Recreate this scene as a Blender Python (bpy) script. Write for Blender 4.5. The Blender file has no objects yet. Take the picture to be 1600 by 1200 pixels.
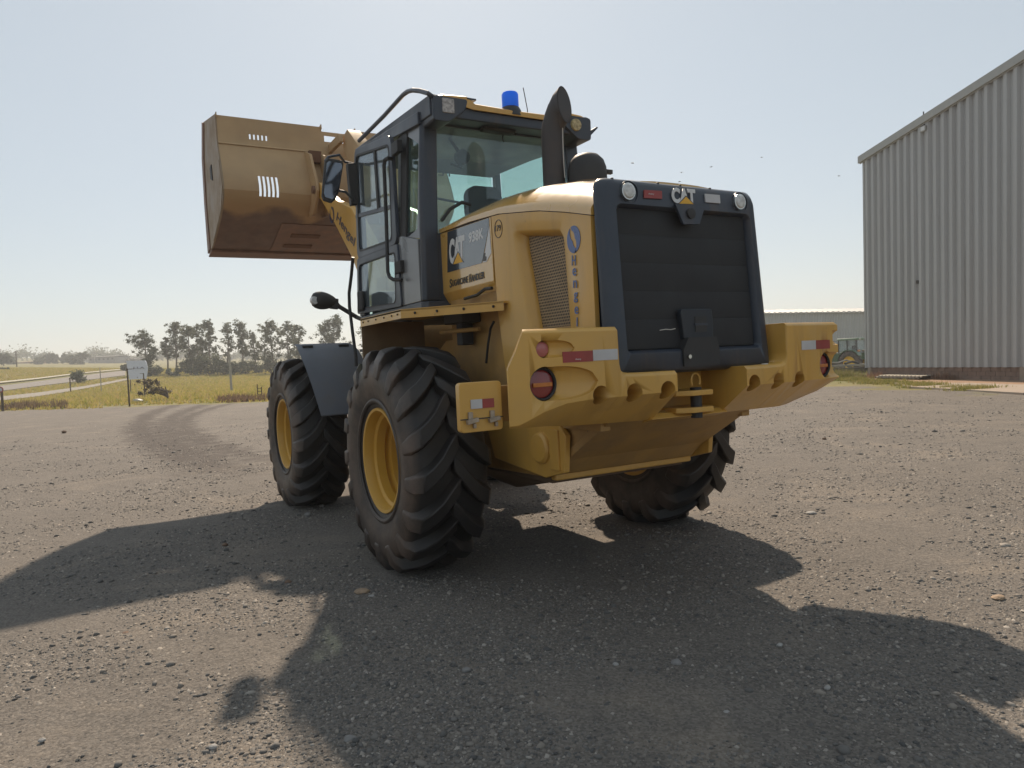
import bpy, bmesh, math, random
import numpy as np
from mathutils import Vector, Matrix
random.seed(7); RNG = np.random.default_rng(7)
S = bpy.context.scene
COL = S.collection
R = math.radians

# ------------------------------------------------------------------ camera (solved from the machine's vanishing points)
CP = np.array([-3.03, -5.09, 1.42])
CR = np.array([0.86709345, -0.49572372, -0.04906056])      # camera right
CD = np.array([-0.0578039, -0.00230569, -0.99832529])      # camera down
CF = np.array([0.49478041, 0.86847722, -0.03065401])       # camera forward
FPX = 1130.0
cam = bpy.data.cameras.new('camera'); co = bpy.data.objects.new('camera', cam); COL.objects.link(co)
mw = Matrix.Identity(4)
for i in range(3):
    mw[i][0] = CR[i]; mw[i][1] = -CD[i]; mw[i][2] = -CF[i]; mw[i][3] = CP[i]
co.matrix_world = mw
cam.sensor_width = 36.0; cam.lens = 36.0 * FPX / 1600.0
cam.clip_start = 0.05; cam.clip_end = 9000
S.camera = co

# ------------------------------------------------------------------ light
SUNV = Vector((0.46, 0.98, 1.0)).normalized()              # towards the sun
sun_el = math.asin(SUNV.z); sun_az = math.atan2(SUNV.x, SUNV.y)
W = bpy.data.worlds.new('World'); S.world = W; W.use_nodes = True
wn = W.node_tree; wn.nodes.clear()
sky = wn.nodes.new('ShaderNodeTexSky'); sky.sky_type = 'NISHITA'; sky.sun_disc = False
sky.sun_elevation = sun_el; sky.sun_rotation = sun_az
sky.altitude = 500; sky.air_density = 1.0; sky.dust_density = 0.8; sky.ozone_density = 1.0
bg = wn.nodes.new('ShaderNodeBackground'); bg.inputs['Strength'].default_value = 0.10
wo = wn.nodes.new('ShaderNodeOutputWorld')
veil = wn.nodes.new('ShaderNodeMix'); veil.data_type = 'RGBA'; veil.inputs['Factor'].default_value = 0.68     # thin even smoke haze over the whole sky
veil.inputs['B'].default_value = (4.55, 5.0, 5.05, 1)
wn.links.new(sky.outputs[0], veil.inputs['A']); wn.links.new(veil.outputs['Result'], bg.inputs[0]); wn.links.new(bg.outputs[0], wo.inputs[0])
sd = bpy.data.lights.new('sun', 'SUN'); sd.energy = 5.0; sd.angle = R(0.9); sd.color = (1.0, 0.82, 0.63)
so = bpy.data.objects.new('sun', sd); COL.objects.link(so)
so.rotation_euler = SUNV.to_track_quat('Z', 'Y').to_euler(); so.location = (20, 40, 45)
S.view_settings.view_transform = 'Standard'; S.view_settings.look = 'None'
S.view_settings.exposure = 0.34; S.view_settings.gamma = 1.0

# ------------------------------------------------------------------ pixel helpers (a pixel gives a direction; distance comes from what is touched)
def wray(u, v):
    return CR * ((u - 800) / FPX) + CD * ((v - 600) / FPX) + CF
def px_x(u, v, x): d = wray(u, v); return CP + d * (x - CP[0]) / d[0]
def px_y(u, v, y): d = wray(u, v); return CP + d * (y - CP[1]) / d[1]
def px_z(u, v, z): d = wray(u, v); return CP + d * (z - CP[2]) / d[2]
def px_d(u, v, Z): return CP + wray(u, v) * Z
def sstep(a, b, t):
    t = np.clip((np.asarray(t, float) - a) / (b - a), 0, 1); return t * t * (3 - 2 * t)
FH = CF[:2] / np.linalg.norm(CF[:2]); RH = np.array([FH[1], -FH[0]])
def terrain(x, y):
    x = np.asarray(x, float); y = np.asarray(y, float)
    dx = x - CP[0]; dy = y - CP[1]
    lat = dx * RH[0] + dy * RH[1]; d = np.hypot(dx, dy)
    up = np.maximum(0, -0.049 * lat) * sstep(60, 200, d)
    dn = np.minimum(0, -0.027 * lat) * sstep(33, 62, d)
    far = 9.0 * sstep(260, 900, d) * (0.5 + 0.5 * np.sin(np.arctan2(dx, dy) * 5.0 + 0.6))
    return up + dn + far
def px_t(u, v):
    """where the pixel's ray meets the terrain"""
    d = wray(u, v); t = 20.0
    while t < 900:
        p = CP + d * t
        if p[2] < terrain(p[0], p[1]): return np.array([p[0], p[1], float(terrain(p[0], p[1]))])
        t += 0.25
    return CP + d * 900
def px_base(u, Z):
    """column u at depth Z, standing on the terrain"""
    p = px_d(u, 590, Z); return np.array([p[0], p[1], float(terrain(p[0], p[1]))])

# ------------------------------------------------------------------ materials
MATS = {}
def nd(nt, typ, **kw):
    n = nt.nodes.new(typ)
    for k, v in kw.items(): setattr(n, k, v)
    return n
def mat(name, col, rough=0.5, metal=0.0, spec=0.5, var=0.12, vscale=6.0, dust=None, dust_amt=0.0, dust_scale=3.0, bump=0.0, bscale=60.0, coat=0.0, stretch=None, thr=(0.45, 0.75), wear=0.0):
    if name in MATS: return MATS[name]
    m = bpy.data.materials.new(name); m.use_nodes = True; nt = m.node_tree
    b = nt.nodes['Principled BSDF']
    tc = nd(nt, 'ShaderNodeTexCoord')
    src = tc.outputs['Object']
    if stretch:
        mp = nd(nt, 'ShaderNodeMapping'); mp.inputs['Scale'].default_value = stretch
        nt.links.new(src, mp.inputs[0]); src = mp.outputs[0]
    n1 = nd(nt, 'ShaderNodeTexNoise'); n1.inputs['Scale'].default_value = vscale; n1.inputs['Detail'].default_value = 6
    nt.links.new(src, n1.inputs['Vector'])
    mr = nd(nt, 'ShaderNodeMapRange'); mr.inputs[1].default_value = 0.3; mr.inputs[2].default_value = 0.7
    mr.inputs[3].default_value = 1 - var; mr.inputs[4].default_value = 1 + var
    nt.links.new(n1.outputs['Fac'], mr.inputs[0])
    vm = nd(nt, 'ShaderNodeVectorMath', operation='SCALE'); vm.inputs[0].default_value = col[:3]
    nt.links.new(mr.outputs[0], vm.inputs['Scale'])
    out = vm.outputs[0]
    rr = nd(nt, 'ShaderNodeMapRange'); rr.inputs[1].default_value = 0.3; rr.inputs[2].default_value = 0.7
    rr.inputs[3].default_value = max(0.02, rough - 0.08); rr.inputs[4].default_value = min(1, rough + 0.12)
    nt.links.new(n1.outputs['Fac'], rr.inputs[0]); rout = rr.outputs[0]
    if dust:
        n2 = nd(nt, 'ShaderNodeTexNoise'); n2.inputs['Scale'].default_value = dust_scale; n2.inputs['Detail'].default_value = 9; n2.inputs['Roughness'].default_value = 0.65
        nt.links.new(src, n2.inputs['Vector'])
        cr = nd(nt, 'ShaderNodeMapRange'); cr.inputs[1].default_value = thr[0]; cr.inputs[2].default_value = thr[1]; cr.inputs[3].default_value = dust_amt * 0.25; cr.inputs[4].default_value = dust_amt
        nt.links.new(n2.outputs['Fac'], cr.inputs[0])
        mx = nd(nt, 'ShaderNodeMix', data_type='RGBA'); mx.inputs['B'].default_value = (*dust, 1)
        nt.links.new(cr.outputs[0], mx.inputs['Factor']); nt.links.new(out, mx.inputs['A']); out = mx.outputs['Result']
        ra = nd(nt, 'ShaderNodeMath', operation='MULTIPLY_ADD'); ra.inputs[1].default_value = 0.35; ra.use_clamp = True
        nt.links.new(cr.outputs[0], ra.inputs[0]); nt.links.new(rout, ra.inputs[2]); rout = ra.outputs[0]
    if wear:
        # run-down streaks of grime and small chips in the paint
        mp2 = nd(nt, 'ShaderNodeMapping'); mp2.inputs['Scale'].default_value = (5, 5, 0.8); nt.links.new(tc.outputs['Object'], mp2.inputs[0])
        n3 = nd(nt, 'ShaderNodeTexNoise'); n3.inputs['Scale'].default_value = 1.6; n3.inputs['Detail'].default_value = 8; n3.inputs['Roughness'].default_value = .6; nt.links.new(mp2.outputs[0], n3.inputs['Vector'])
        c3 = nd(nt, 'ShaderNodeMapRange'); c3.inputs[1].default_value = .50; c3.inputs[2].default_value = .78; c3.inputs[4].default_value = wear; nt.links.new(n3.outputs['Fac'], c3.inputs[0])
        x3 = nd(nt, 'ShaderNodeMix', data_type='RGBA'); x3.inputs['B'].default_value = (0.16, 0.105, 0.06, 1); nt.links.new(c3.outputs[0], x3.inputs['Factor']); nt.links.new(out, x3.inputs['A'])
        n4 = nd(nt, 'ShaderNodeTexNoise'); n4.inputs['Scale'].default_value = 38; n4.inputs['Detail'].default_value = 3; nt.links.new(tc.outputs['Object'], n4.inputs['Vector'])
        c4 = nd(nt, 'ShaderNodeMapRange'); c4.inputs[1].default_value = .735; c4.inputs[2].default_value = .76; c4.inputs[4].default_value = min(1, wear * 1.6); nt.links.new(n4.outputs['Fac'], c4.inputs[0])
        x4 = nd(nt, 'ShaderNodeMix', data_type='RGBA'); x4.inputs['B'].default_value = (0.07, 0.045, 0.03, 1); nt.links.new(c4.outputs[0], x4.inputs['Factor']); nt.links.new(x3.outputs['Result'], x4.inputs['A']); out = x4.outputs['Result']
    nt.links.new(out, b.inputs['Base Color']); nt.links.new(rout, b.inputs['Roughness'])
    b.inputs['Metallic'].default_value = metal; b.inputs['Specular IOR Level'].default_value = spec
    if coat: b.inputs['Coat Weight'].default_value = min(coat, 1.0); b.inputs['Coat Roughness'].default_value = 0.12 if coat <= 1 else 0.06; b.inputs['Coat IOR'].default_value = 1.5 if coat <= 1 else coat
    if bump:
        nb = nd(nt, 'ShaderNodeTexNoise'); nb.inputs['Scale'].default_value = bscale; nb.inputs['Detail'].default_value = 5
        nt.links.new(src, nb.inputs['Vector'])
        bp = nd(nt, 'ShaderNodeBump'); bp.inputs['Strength'].default_value = bump; bp.inputs['Distance'].default_value = 0.01
        nt.links.new(nb.outputs['Fac'], bp.inputs['Height']); nt.links.new(bp.outputs[0], b.inputs['Normal'])
    MATS[name] = m
    return m
DUST = (0.30, 0.22, 0.15)
M_Y = mat('yellow_paint', (0.62, 0.345, 0.062), 0.34, coat=0.3, wear=0.22, var=0.07, vscale=3, dust=(0.44, 0.30, 0.14), dust_amt=0.4, dust_scale=2.2)
M_YG = mat('yellow_gloss', (0.62, 0.355, 0.07), 0.25, coat=1.7, wear=0.12, var=0.04, vscale=3, dust=(0.46, 0.32, 0.16), dust_amt=0.25, dust_scale=2.0)
M_YD = mat('yellow_dirty', (0.46, 0.26, 0.07), 0.5, var=0.15, vscale=4, dust=(0.22, 0.15, 0.09), dust_amt=0.7, dust_scale=3.0)
M_YR = mat('rim_yellow', (0.62, 0.34, 0.04), 0.38, var=0.08, vscale=5, dust=(0.35, 0.23, 0.10), dust_amt=0.5, dust_scale=5)
M_TAN = mat('bucket_tan', (0.47, 0.315, 0.165), 0.5, var=0.12, vscale=2.5, dust=(0.36, 0.235, 0.13), dust_amt=0.6, dust_scale=1.6, bump=0.15, bscale=9)
M_MUD = mat('bucket_rust', (0.135, 0.068, 0.042), 0.75, var=0.25, vscale=5, dust=(0.20, 0.105, 0.06), dust_amt=0.7, dust_scale=3.5, bump=0.4, bscale=14)
M_STEEL = mat('worn_steel', (0.22, 0.125, 0.085), 0.55, metal=0.2, var=0.25, vscale=7, bump=0.2)
M_SIDE = mat('bucket_side', (0.34, 0.245, 0.15), 0.5, var=0.2, vscale=4, dust=(0.10, 0.075, 0.06), dust_amt=0.6, dust_scale=4)
M_DK = mat('dark_paint', (0.020, 0.030, 0.050), 0.36, coat=0.15, wear=0.3, var=0.12, vscale=3, dust=(0.085, 0.085, 0.09), dust_amt=0.3, dust_scale=3)
M_DKC = mat('cab_grey', (0.042, 0.054, 0.078), 0.34, var=0.1, vscale=3, dust=(0.12, 0.12, 0.12), dust_amt=0.25, dust_scale=4)
M_GREYP = mat('cab_side_grey', (0.16, 0.165, 0.175), 0.3, coat=0.2, var=0.06, vscale=3)
M_FEND = mat('fender_plastic', (0.15, 0.175, 0.22), 0.55, var=0.12, vscale=4, dust=(0.17, 0.15, 0.13), dust_amt=0.5, dust_scale=4)
M_BLK = mat('black_plastic', (0.022, 0.023, 0.026), 0.55, var=0.15, vscale=5, dust=(0.10, 0.09, 0.08), dust_amt=0.25)
M_GRL = mat('grille_black', (0.012, 0.0135, 0.017), 0.6, var=0.2, vscale=4, dust=(0.040, 0.038, 0.038), dust_amt=0.45, dust_scale=2)
M_EXH = mat('exhaust_steel', (0.050, 0.048, 0.052), 0.5, metal=0.3, var=0.18, vscale=5, dust=(0.13, 0.095, 0.075), dust_amt=0.4, dust_scale=6)
M_TYRE = mat('tyre_rubber', (0.011, 0.0118, 0.0135), 0.48, spec=0.5, var=0.2, vscale=6, dust=(0.10, 0.074, 0.058), dust_amt=0.35, dust_scale=2.4, bump=0.12, bscale=40, thr=(0.50, 0.74))
def tyre_dust():
    nt = M_TYRE.node_tree; b = nt.nodes['Principled BSDF']; L = nt.links.new; old = b.inputs['Base Color'].links[0].from_socket
    tc = nd(nt, 'ShaderNodeTexCoord'); sp = nd(nt, 'ShaderNodeSeparateXYZ'); L(tc.outputs['Object'], sp.inputs[0])
    a = nd(nt, 'ShaderNodeMath', operation='ABSOLUTE'); L(sp.outputs['X'], a.inputs[0])
    n = nd(nt, 'ShaderNodeTexNoise'); n.inputs['Scale'].default_value = 4.5; n.inputs['Detail'].default_value = 8; n.inputs['Roughness'].default_value = .65; L(tc.outputs['Object'], n.inputs['Vector'])
    r1 = nd(nt, 'ShaderNodeMapRange'); r1.inputs[1].default_value = .215; r1.inputs[2].default_value = .27; L(a.outputs[0], r1.inputs[0])
    r2 = nd(nt, 'ShaderNodeMapRange'); r2.inputs[1].default_value = .38; r2.inputs[2].default_value = .66; r2.inputs[3].default_value = .12; r2.inputs[4].default_value = .85; L(n.outputs['Fac'], r2.inputs[0])
    m = nd(nt, 'ShaderNodeMath', operation='MULTIPLY'); L(r1.outputs[0], m.inputs[0]); L(r2.outputs[0], m.inputs[1])
    mx = nd(nt, 'ShaderNodeMix', data_type='RGBA'); mx.inputs['B'].default_value = (0.12, 0.084, 0.064, 1); L(m.outputs[0], mx.inputs['Factor']); L(old, mx.inputs['A']); L(mx.outputs['Result'], b.inputs['Base Color'])
tyre_dust()
M_BRN = mat('axle_brown', (0.12, 0.08, 0.05), 0.7, var=0.25, vscale=6)
M_INT = mat('cab_interior', (0.045, 0.05, 0.058), 0.7, var=0.1)
M_HEAD = mat('headliner', (0.17, 0.19, 0.21), 0.85, var=0.05)
M_SEAT = mat('seat_fabric', (0.022, 0.026, 0.034), 0.85, var=0.15, bump=0.1)
M_WHT = mat('white_decal', (0.62, 0.62, 0.62), 0.3, var=0.03)
M_DEC = mat('decal_dark', (0.030, 0.036, 0.047), 0.16, coat=1.7, var=0.03)
M_DGY = mat('decal_grey', (0.33, 0.34, 0.35), 0.25, var=0.03)
M_BLU = mat('decal_blue', (0.10, 0.15, 0.32), 0.3, var=0.04)
M_DBL = mat('decal_navy', (0.035, 0.04, 0.08), 0.35, var=0.04)
M_TXT = mat('decal_black', (0.035, 0.030, 0.028), 0.35, var=0.04)
M_TRI = mat('decal_yellow', (0.72, 0.38, 0.02), 0.3, var=0.03)
M_RED = mat('reflector_red', (0.30, 0.035, 0.035), 0.35, var=0.1, vscale=12, dust=(0.3, 0.14, 0.1), dust_amt=0.3, dust_scale=8)
M_REW = mat('reflector_white', (0.52, 0.52, 0.54), 0.4, var=0.08, vscale=12, dust=(0.4, 0.36, 0.3), dust_amt=0.35, dust_scale=8)
M_LRED = mat('lens_red', (0.22, 0.022, 0.022), 0.12, coat=0.7, var=0.1, vscale=20)
M_LPNK = mat('lens_pink', (0.42, 0.12, 0.11), 0.2, coat=0.5, var=0.08)
M_LAMB = mat('lens_amber', (0.50, 0.15, 0.02), 0.15, coat=0.6, var=0.1, vscale=20)
M_LWH = mat('lens_clear', (0.55, 0.55, 0.54), 0.1, coat=0.9, var=0.2, vscale=40)
M_CHR = mat('bright_steel', (0.6, 0.6, 0.58), 0.22, metal=1.0, var=0.05)
M_LATCH = mat('latch_steel', (0.36, 0.30, 0.24), 0.4, metal=0.6, var=0.3, vscale=30)
M_HOSE = mat('hose_black', (0.018, 0.018, 0.018), 0.5)
M_WIRE = mat('pale_wire', (0.55, 0.52, 0.48), 0.5)

def glass(name, tint, gl=0.04, rough=0.02, glow=0.0, film=(0.42, 0.47, 0.52)):
    m = bpy.data.materials.new(name); m.use_nodes = True; nt = m.node_tree; nt.nodes.clear()
    o = nd(nt, 'ShaderNodeOutputMaterial'); t = nd(nt, 'ShaderNodeBsdfTransparent'); g = nd(nt, 'ShaderNodeBsdfGlossy')
    t.inputs[0].default_value = (*tint, 1); g.inputs['Roughness'].default_value = rough
    g.inputs[0].default_value = (0.85, 0.9, 0.95, 1)
    # reflectance of a thin pane, the same from either side
    ge = nd(nt, 'ShaderNodeNewGeometry'); dt = nd(nt, 'ShaderNodeVectorMath', operation='DOT_PRODUCT'); nt.links.new(ge.outputs['Normal'], dt.inputs[0]); nt.links.new(ge.outputs['Incoming'], dt.inputs[1])
    ab = nd(nt, 'ShaderNodeMath', operation='ABSOLUTE'); nt.links.new(dt.outputs['Value'], ab.inputs[0]); iv = nd(nt, 'ShaderNodeMath', operation='SUBTRACT'); iv.inputs[0].default_value = 1.0; nt.links.new(ab.outputs[0], iv.inputs[1])
    pw = nd(nt, 'ShaderNodeMath', operation='POWER'); pw.inputs[1].default_value = 5.0; nt.links.new(iv.outputs[0], pw.inputs[0])
    f = nd(nt, 'ShaderNodeMath', operation='MULTIPLY_ADD'); f.inputs[1].default_value = 0.95; f.inputs[2].default_value = 0.03; nt.links.new(pw.outputs[0], f.inputs[0])
    tc = nd(nt, 'ShaderNodeTexCoord'); n = nd(nt, 'ShaderNodeTexNoise'); n.inputs['Scale'].default_value = 1.5
    nt.links.new(tc.outputs['Object'], n.inputs['Vector'])
    a = nd(nt, 'ShaderNodeMath', operation='MULTIPLY_ADD'); a.inputs[1].default_value = 0.05; nt.links.new(n.outputs['Fac'], a.inputs[0])
    nt.links.new(f.outputs[0], a.inputs[2])
    mx = nd(nt, 'ShaderNodeMixShader'); nt.links.new(a.outputs[0], mx.inputs[0]); nt.links.new(t.outputs[0], mx.inputs[1]); nt.links.new(g.outputs[0], mx.inputs[2])
    # a film of dust on the pane
    df = nd(nt, 'ShaderNodeBsdfDiffuse'); df.inputs[0].default_value = (*film, 1)
    m2 = nd(nt, 'ShaderNodeMixShader'); m2.inputs[0].default_value = gl
    nt.links.new(mx.outputs[0], m2.inputs[1]); nt.links.new(df.outputs[0], m2.inputs[2])
    tr = nd(nt, 'ShaderNodeBsdfTranslucent'); tr.inputs[0].default_value = (*film, 1); m3 = nd(nt, 'ShaderNodeMixShader'); m3.inputs[0].default_value = glow
    nt.links.new(m2.outputs[0], m3.inputs[1]); nt.links.new(tr.outputs[0], m3.inputs[2]); nt.links.new(m3.outputs[0], o.inputs[0]); MATS[name] = m
    return m
M_GL = glass('tinted_glass', (0.84, 0.96, 0.93), 0.02, glow=0.05)
M_GLR = glass('rear_glass', (0.82, 0.93, 0.91), 0.09)
M_GLD = glass('door_glass', (0.88, 0.92, 0.92), 0.09)
def blue_lens():
    m = bpy.data.materials.new('lens_blue'); m.use_nodes = True; b = m.node_tree.nodes['Principled BSDF']
    b.inputs['Base Color'].default_value = (0.06, 0.28, 0.95, 1); b.inputs['Roughness'].default_value = 0.15
    nt = m.node_tree; o = nt.nodes['Material Output']
    tl = nd(nt, 'ShaderNodeBsdfTranslucent'); tl.inputs[0].default_value = (0.07, 0.36, 1.0, 1)
    mx = nd(nt, 'ShaderNodeMixShader'); mx.inputs[0].default_value = 0.6
    w = nd(nt, 'ShaderNodeTexWave'); w.inputs['Scale'].default_value = 30; tc = nd(nt, 'ShaderNodeTexCoord'); nt.links.new(tc.outputs['Object'], w.inputs['Vector'])
    bp = nd(nt, 'ShaderNodeBump'); bp.inputs['Strength'].default_value = 0.3; bp.inputs['Distance'].default_value = 0.003
    nt.links.new(w.outputs['Fac'], bp.inputs['Height']); nt.links.new(bp.outputs[0], b.inputs['Normal'])
    nt.links.new(b.outputs[0], mx.inputs[1]); nt.links.new(tl.outputs[0], mx.inputs[2]); nt.links.new(mx.outputs[0], o.inputs[0])
    return m
M_BLUE = blue_lens()
def pale_film():
    m = bpy.data.materials.new('pale_film'); m.use_nodes = True; nt = m.node_tree; p = nt.nodes['Principled BSDF']; p.inputs['Base Color'].default_value = (.62, .66, .62, 1); p.inputs['Roughness'].default_value = .7
    tl = nd(nt, 'ShaderNodeBsdfTranslucent'); tl.inputs[0].default_value = (.78, .82, .74, 1); n = nd(nt, 'ShaderNodeTexNoise'); n.inputs['Scale'].default_value = 6
    mr_ = nd(nt, 'ShaderNodeMapRange'); mr_.inputs[3].default_value = .55; mr_.inputs[4].default_value = .8; nt.links.new(n.outputs['Fac'], mr_.inputs[0])
    ms = nd(nt, 'ShaderNodeMixShader'); nt.links.new(mr_.outputs[0], ms.inputs[0]); nt.links.new(p.outputs[0], ms.inputs[1]); nt.links.new(tl.outputs[0], ms.inputs[2]); nt.links.new(ms.outputs[0], nt.nodes['Material Output'].inputs[0]); return m
def screen_mat():
    """perforated sheet: staggered dark holes in tan metal"""
    m = bpy.data.materials.new('perforated_sheet'); m.use_nodes = True; nt = m.node_tree; b = nt.nodes['Principled BSDF']
    tc = nd(nt, 'ShaderNodeTexCoord'); sp = nd(nt, 'ShaderNodeSeparateXYZ'); nt.links.new(tc.outputs['Object'], sp.inputs[0])
    def mth(op, a, bb=None, c=None):
        n = nd(nt, 'ShaderNodeMath', operation=op)
        for i, q in enumerate((a, bb, c)):
            if q is None: continue
            if isinstance(q, (int, float)): n.inputs[i].default_value = q
            else: nt.links.new(q, n.inputs[i])
        return n.outputs[0]
    p = 0.0185
    zz = mth('DIVIDE', sp.outputs['Z'], p); row = mth('FLOOR', zz); fz = mth('SUBTRACT', mth('FRACT', zz), 0.5)
    sh = mth('MULTIPLY', mth('MODULO', row, 2.0), 0.5)
    fy = mth('SUBTRACT', mth('FRACT', mth('ADD', mth('DIVIDE', sp.outputs['Y'], p), sh)), 0.5)
    d = mth('SQRT', mth('ADD', mth('MULTIPLY', fy, fy), mth('MULTIPLY', fz, fz)))
    h = nd(nt, 'ShaderNodeMapRange'); h.inputs[1].default_value = 0.30; h.inputs[2].default_value = 0.38; nt.links.new(d, h.inputs[0])
    n = nd(nt, 'ShaderNodeTexNoise'); n.inputs['Scale'].default_value = 7; n.inputs['Detail'].default_value = 6; nt.links.new(tc.outputs['Object'], n.inputs['Vector'])
    mm = nd(nt, 'ShaderNodeMix', data_type='RGBA'); mm.inputs['A'].default_value = (0.24, 0.155, 0.075, 1); mm.inputs['B'].default_value = (0.42, 0.30, 0.17, 1); nt.links.new(n.outputs['Fac'], mm.inputs['Factor'])
    mx = nd(nt, 'ShaderNodeMix', data_type='RGBA'); mx.inputs['A'].default_value = (0.012, 0.011, 0.010, 1)
    nt.links.new(h.outputs[0], mx.inputs['Factor']); nt.links.new(mm.outputs['Result'], mx.inputs['B'])
    nt.links.new(mx.outputs['Result'], b.inputs['Base Color']); b.inputs['Roughness'].default_value = 0.55
    bp = nd(nt, 'ShaderNodeBump'); bp.inputs['Strength'].default_value = 0.7; bp.inputs['Distance'].default_value = 0.004
    nt.links.new(h.outputs[0], bp.inputs['Height']); nt.links.new(bp.outputs[0], b.inputs['Normal'])
    return m
M_SCR = screen_mat()

# ------------------------------------------------------------------ mesh builder
class MB:
    def __init__(s): s.v = []; s.f = []
    def add(s, vs, fs):
        o = len(s.v); s.v += [tuple(float(c) for c in p) for p in vs]; s.f += [tuple(i + o for i in q) for q in fs]; return s
    def box(s, x0, x1, y0, y1, z0, z1):
        vs = [(x, y, z) for z in (z0, z1) for y in (y0, y1) for x in (x0, x1)]
        return s.add(vs, [(0, 2, 3, 1), (4, 5, 7, 6), (0, 1, 5, 4), (2, 6, 7, 3), (0, 4, 6, 2), (1, 3, 7, 5)])
    def obox(s, c, ux, uy, uz):
        """box from centre and three half-axis vectors"""
        c, ux, uy, uz = (np.array(q, float) for q in (c, ux, uy, uz))
        vs = [c + a * ux + b * uy + d * uz for d in (-1, 1) for b in (-1, 1) for a in (-1, 1)]
        return s.add(vs, [(0, 2, 3, 1), (4, 5, 7, 6), (0, 1, 5, 4), (2, 6, 7, 3), (0, 4, 6, 2), (1, 3, 7, 5)])
    def prism(s, poly, a, b, axis='x'):
        """polygon in the other two axes (cyclic order x:(y,z) y:(x,z) z:(x,y)) extruded a..b"""
        n = len(poly)
        def P(p, t): return {'x': (t, p[0], p[1]), 'y': (p[0], t, p[1]), 'z': (p[0], p[1], t)}[axis]
        vs = [P(p, a) for p in poly] + [P(p, b) for p in poly]
        fs = [tuple(range(n))[::-1], tuple(range(n, 2 * n))] + [(i, (i + 1) % n, n + (i + 1) % n, n + i) for i in range(n)]
        return s.add(vs, fs)
    def loft(s, secs, cap=True, closed=True):
        n = len(secs[0]); vs = [p for q in secs for p in q]; fs = []
        for k in range(len(secs) - 1):
            for i in range(n if closed else n - 1):
                j = (i + 1) % n; fs.append((k * n + i, k * n + j, (k + 1) * n + j, (k + 1) * n + i))
        if cap: fs += [tuple(range(n))[::-1], tuple((len(secs) - 1) * n + i for i in range(n))]
        return s.add(vs, fs)
    def tube(s, pts, r, n=10, cap=True):
        pts = [np.array(p, float) for p in pts]; rs = r if isinstance(r, (list, tuple)) else [r] * len(pts)
        secs = []; ref = None
        for i, p in enumerate(pts):
            t = (pts[min(i + 1, len(pts) - 1)] - pts[max(i - 1, 0)]); t /= np.linalg.norm(t) + 1e-9
            if ref is None: ref = np.array([0, 0, 1.0]) if abs(t[2]) < 0.9 else np.array([1.0, 0, 0])
            u = np.cross(ref, t); u /= np.linalg.norm(u) + 1e-9; w = np.cross(t, u); ref = w
            # keep frame stable
            secs.append([p + rs[i] * (math.cos(a) * u + math.sin(a) * w) for a in np.linspace(0, 2 * math.pi, n, endpoint=False)])
            ref = np.cross(t, u)
        return s.loft(secs, cap)
    def lathe(s, prof, c, axis='x', n=40, cap=False, flip=False):
        """prof: (axial, radius) list about a line through c along axis"""
        secs = []
        for a, r in prof:
            ring = []
            for t in np.linspace(0, 2 * math.pi, n, endpoint=False):
                q = (r * math.cos(t), r * math.sin(t))
                ring.append({'x': (c[0] + a, c[1] + q[0], c[2] + q[1]), 'y': (c[0] + q[0], c[1] + a, c[2] + q[1]), 'z': (c[0] + q[0], c[1] + q[1], c[2] + a)}[axis])
            secs.append(ring)
        return s.loft(secs, cap)
    def disc(s, c, r, axis, t, n=20):
        return s.lathe([(0, r * 0.001), (0, r), (t, r), (t, r * 0.001)], c, axis, n)
    def build(s, name, m, parent=None, bevel=0.0, smooth=35, seg=2, fix=True, weld=False):
        me = bpy.data.meshes.new(name); me.from_pydata(s.v, [], s.f)
        if fix or weld:
            b = bmesh.new(); b.from_mesh(me)
            if weld: bmesh.ops.remove_doubles(b, verts=b.verts, dist=1e-4)
            bmesh.ops.recalc_face_normals(b, faces=b.faces); b.to_mesh(me); b.free()
        o = bpy.data.objects.new(name, me); COL.objects.link(o); o.parent = parent
        me.materials.append(m)
        if bevel:
            md = o.modifiers.new('bevel', 'BEVEL'); md.width = bevel; md.segments = seg; md.limit_method = 'ANGLE'; md.angle_limit = R(28); md.harden_normals = True
        if smooth:
            for p in me.polygons: p.use_smooth = True
            me.set_sharp_from_angle(angle=R(smooth))
        return o
def tag(o, label=None, cat=None, group=None, kind=None):
    if label: o['label'] = label
    if cat: o['category'] = cat
    if group: o['group'] = group
    if kind: o['kind'] = kind
    return o
def empty(name, loc=(0, 0, 0)):
    o = bpy.data.objects.new(name, None); COL.objects.link(o); o.location = loc; o.empty_display_size = 0.3
    return o
def rrect(u0, u1, v0, v1, r, seg=4):
    """rounded rectangle, counter-clockwise from lower right corner arc"""
    pts = []
    for cx, cy, a0 in ((u1 - r, v0 + r, -90), (u1 - r, v1 - r, 0), (u0 + r, v1 - r, 90), (u0 + r, v0 + r, 180)):
        for k in range(seg + 1):
            a = R(a0 + 90 * k / seg); pts.append((cx + r * math.cos(a), cy + r * math.sin(a)))
    return pts
def rpoly(pts, r, seg=4):
    """round the corners of a convex polygon"""
    out = []; n = len(pts); P = [np.array(p, float) for p in pts]
    for i in range(n):
        a, b, c = P[i - 1], P[i], P[(i + 1) % n]
        u = (a - b) / np.linalg.norm(a - b); w = (c - b) / np.linalg.norm(c - b)
        for k in range(seg + 1):
            t = k / seg; p0 = b + u * r; p1 = b + w * r
            out.append(tuple((1 - t) ** 2 * p0 + 2 * t * (1 - t) * b + t * t * p1))
    return out
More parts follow.
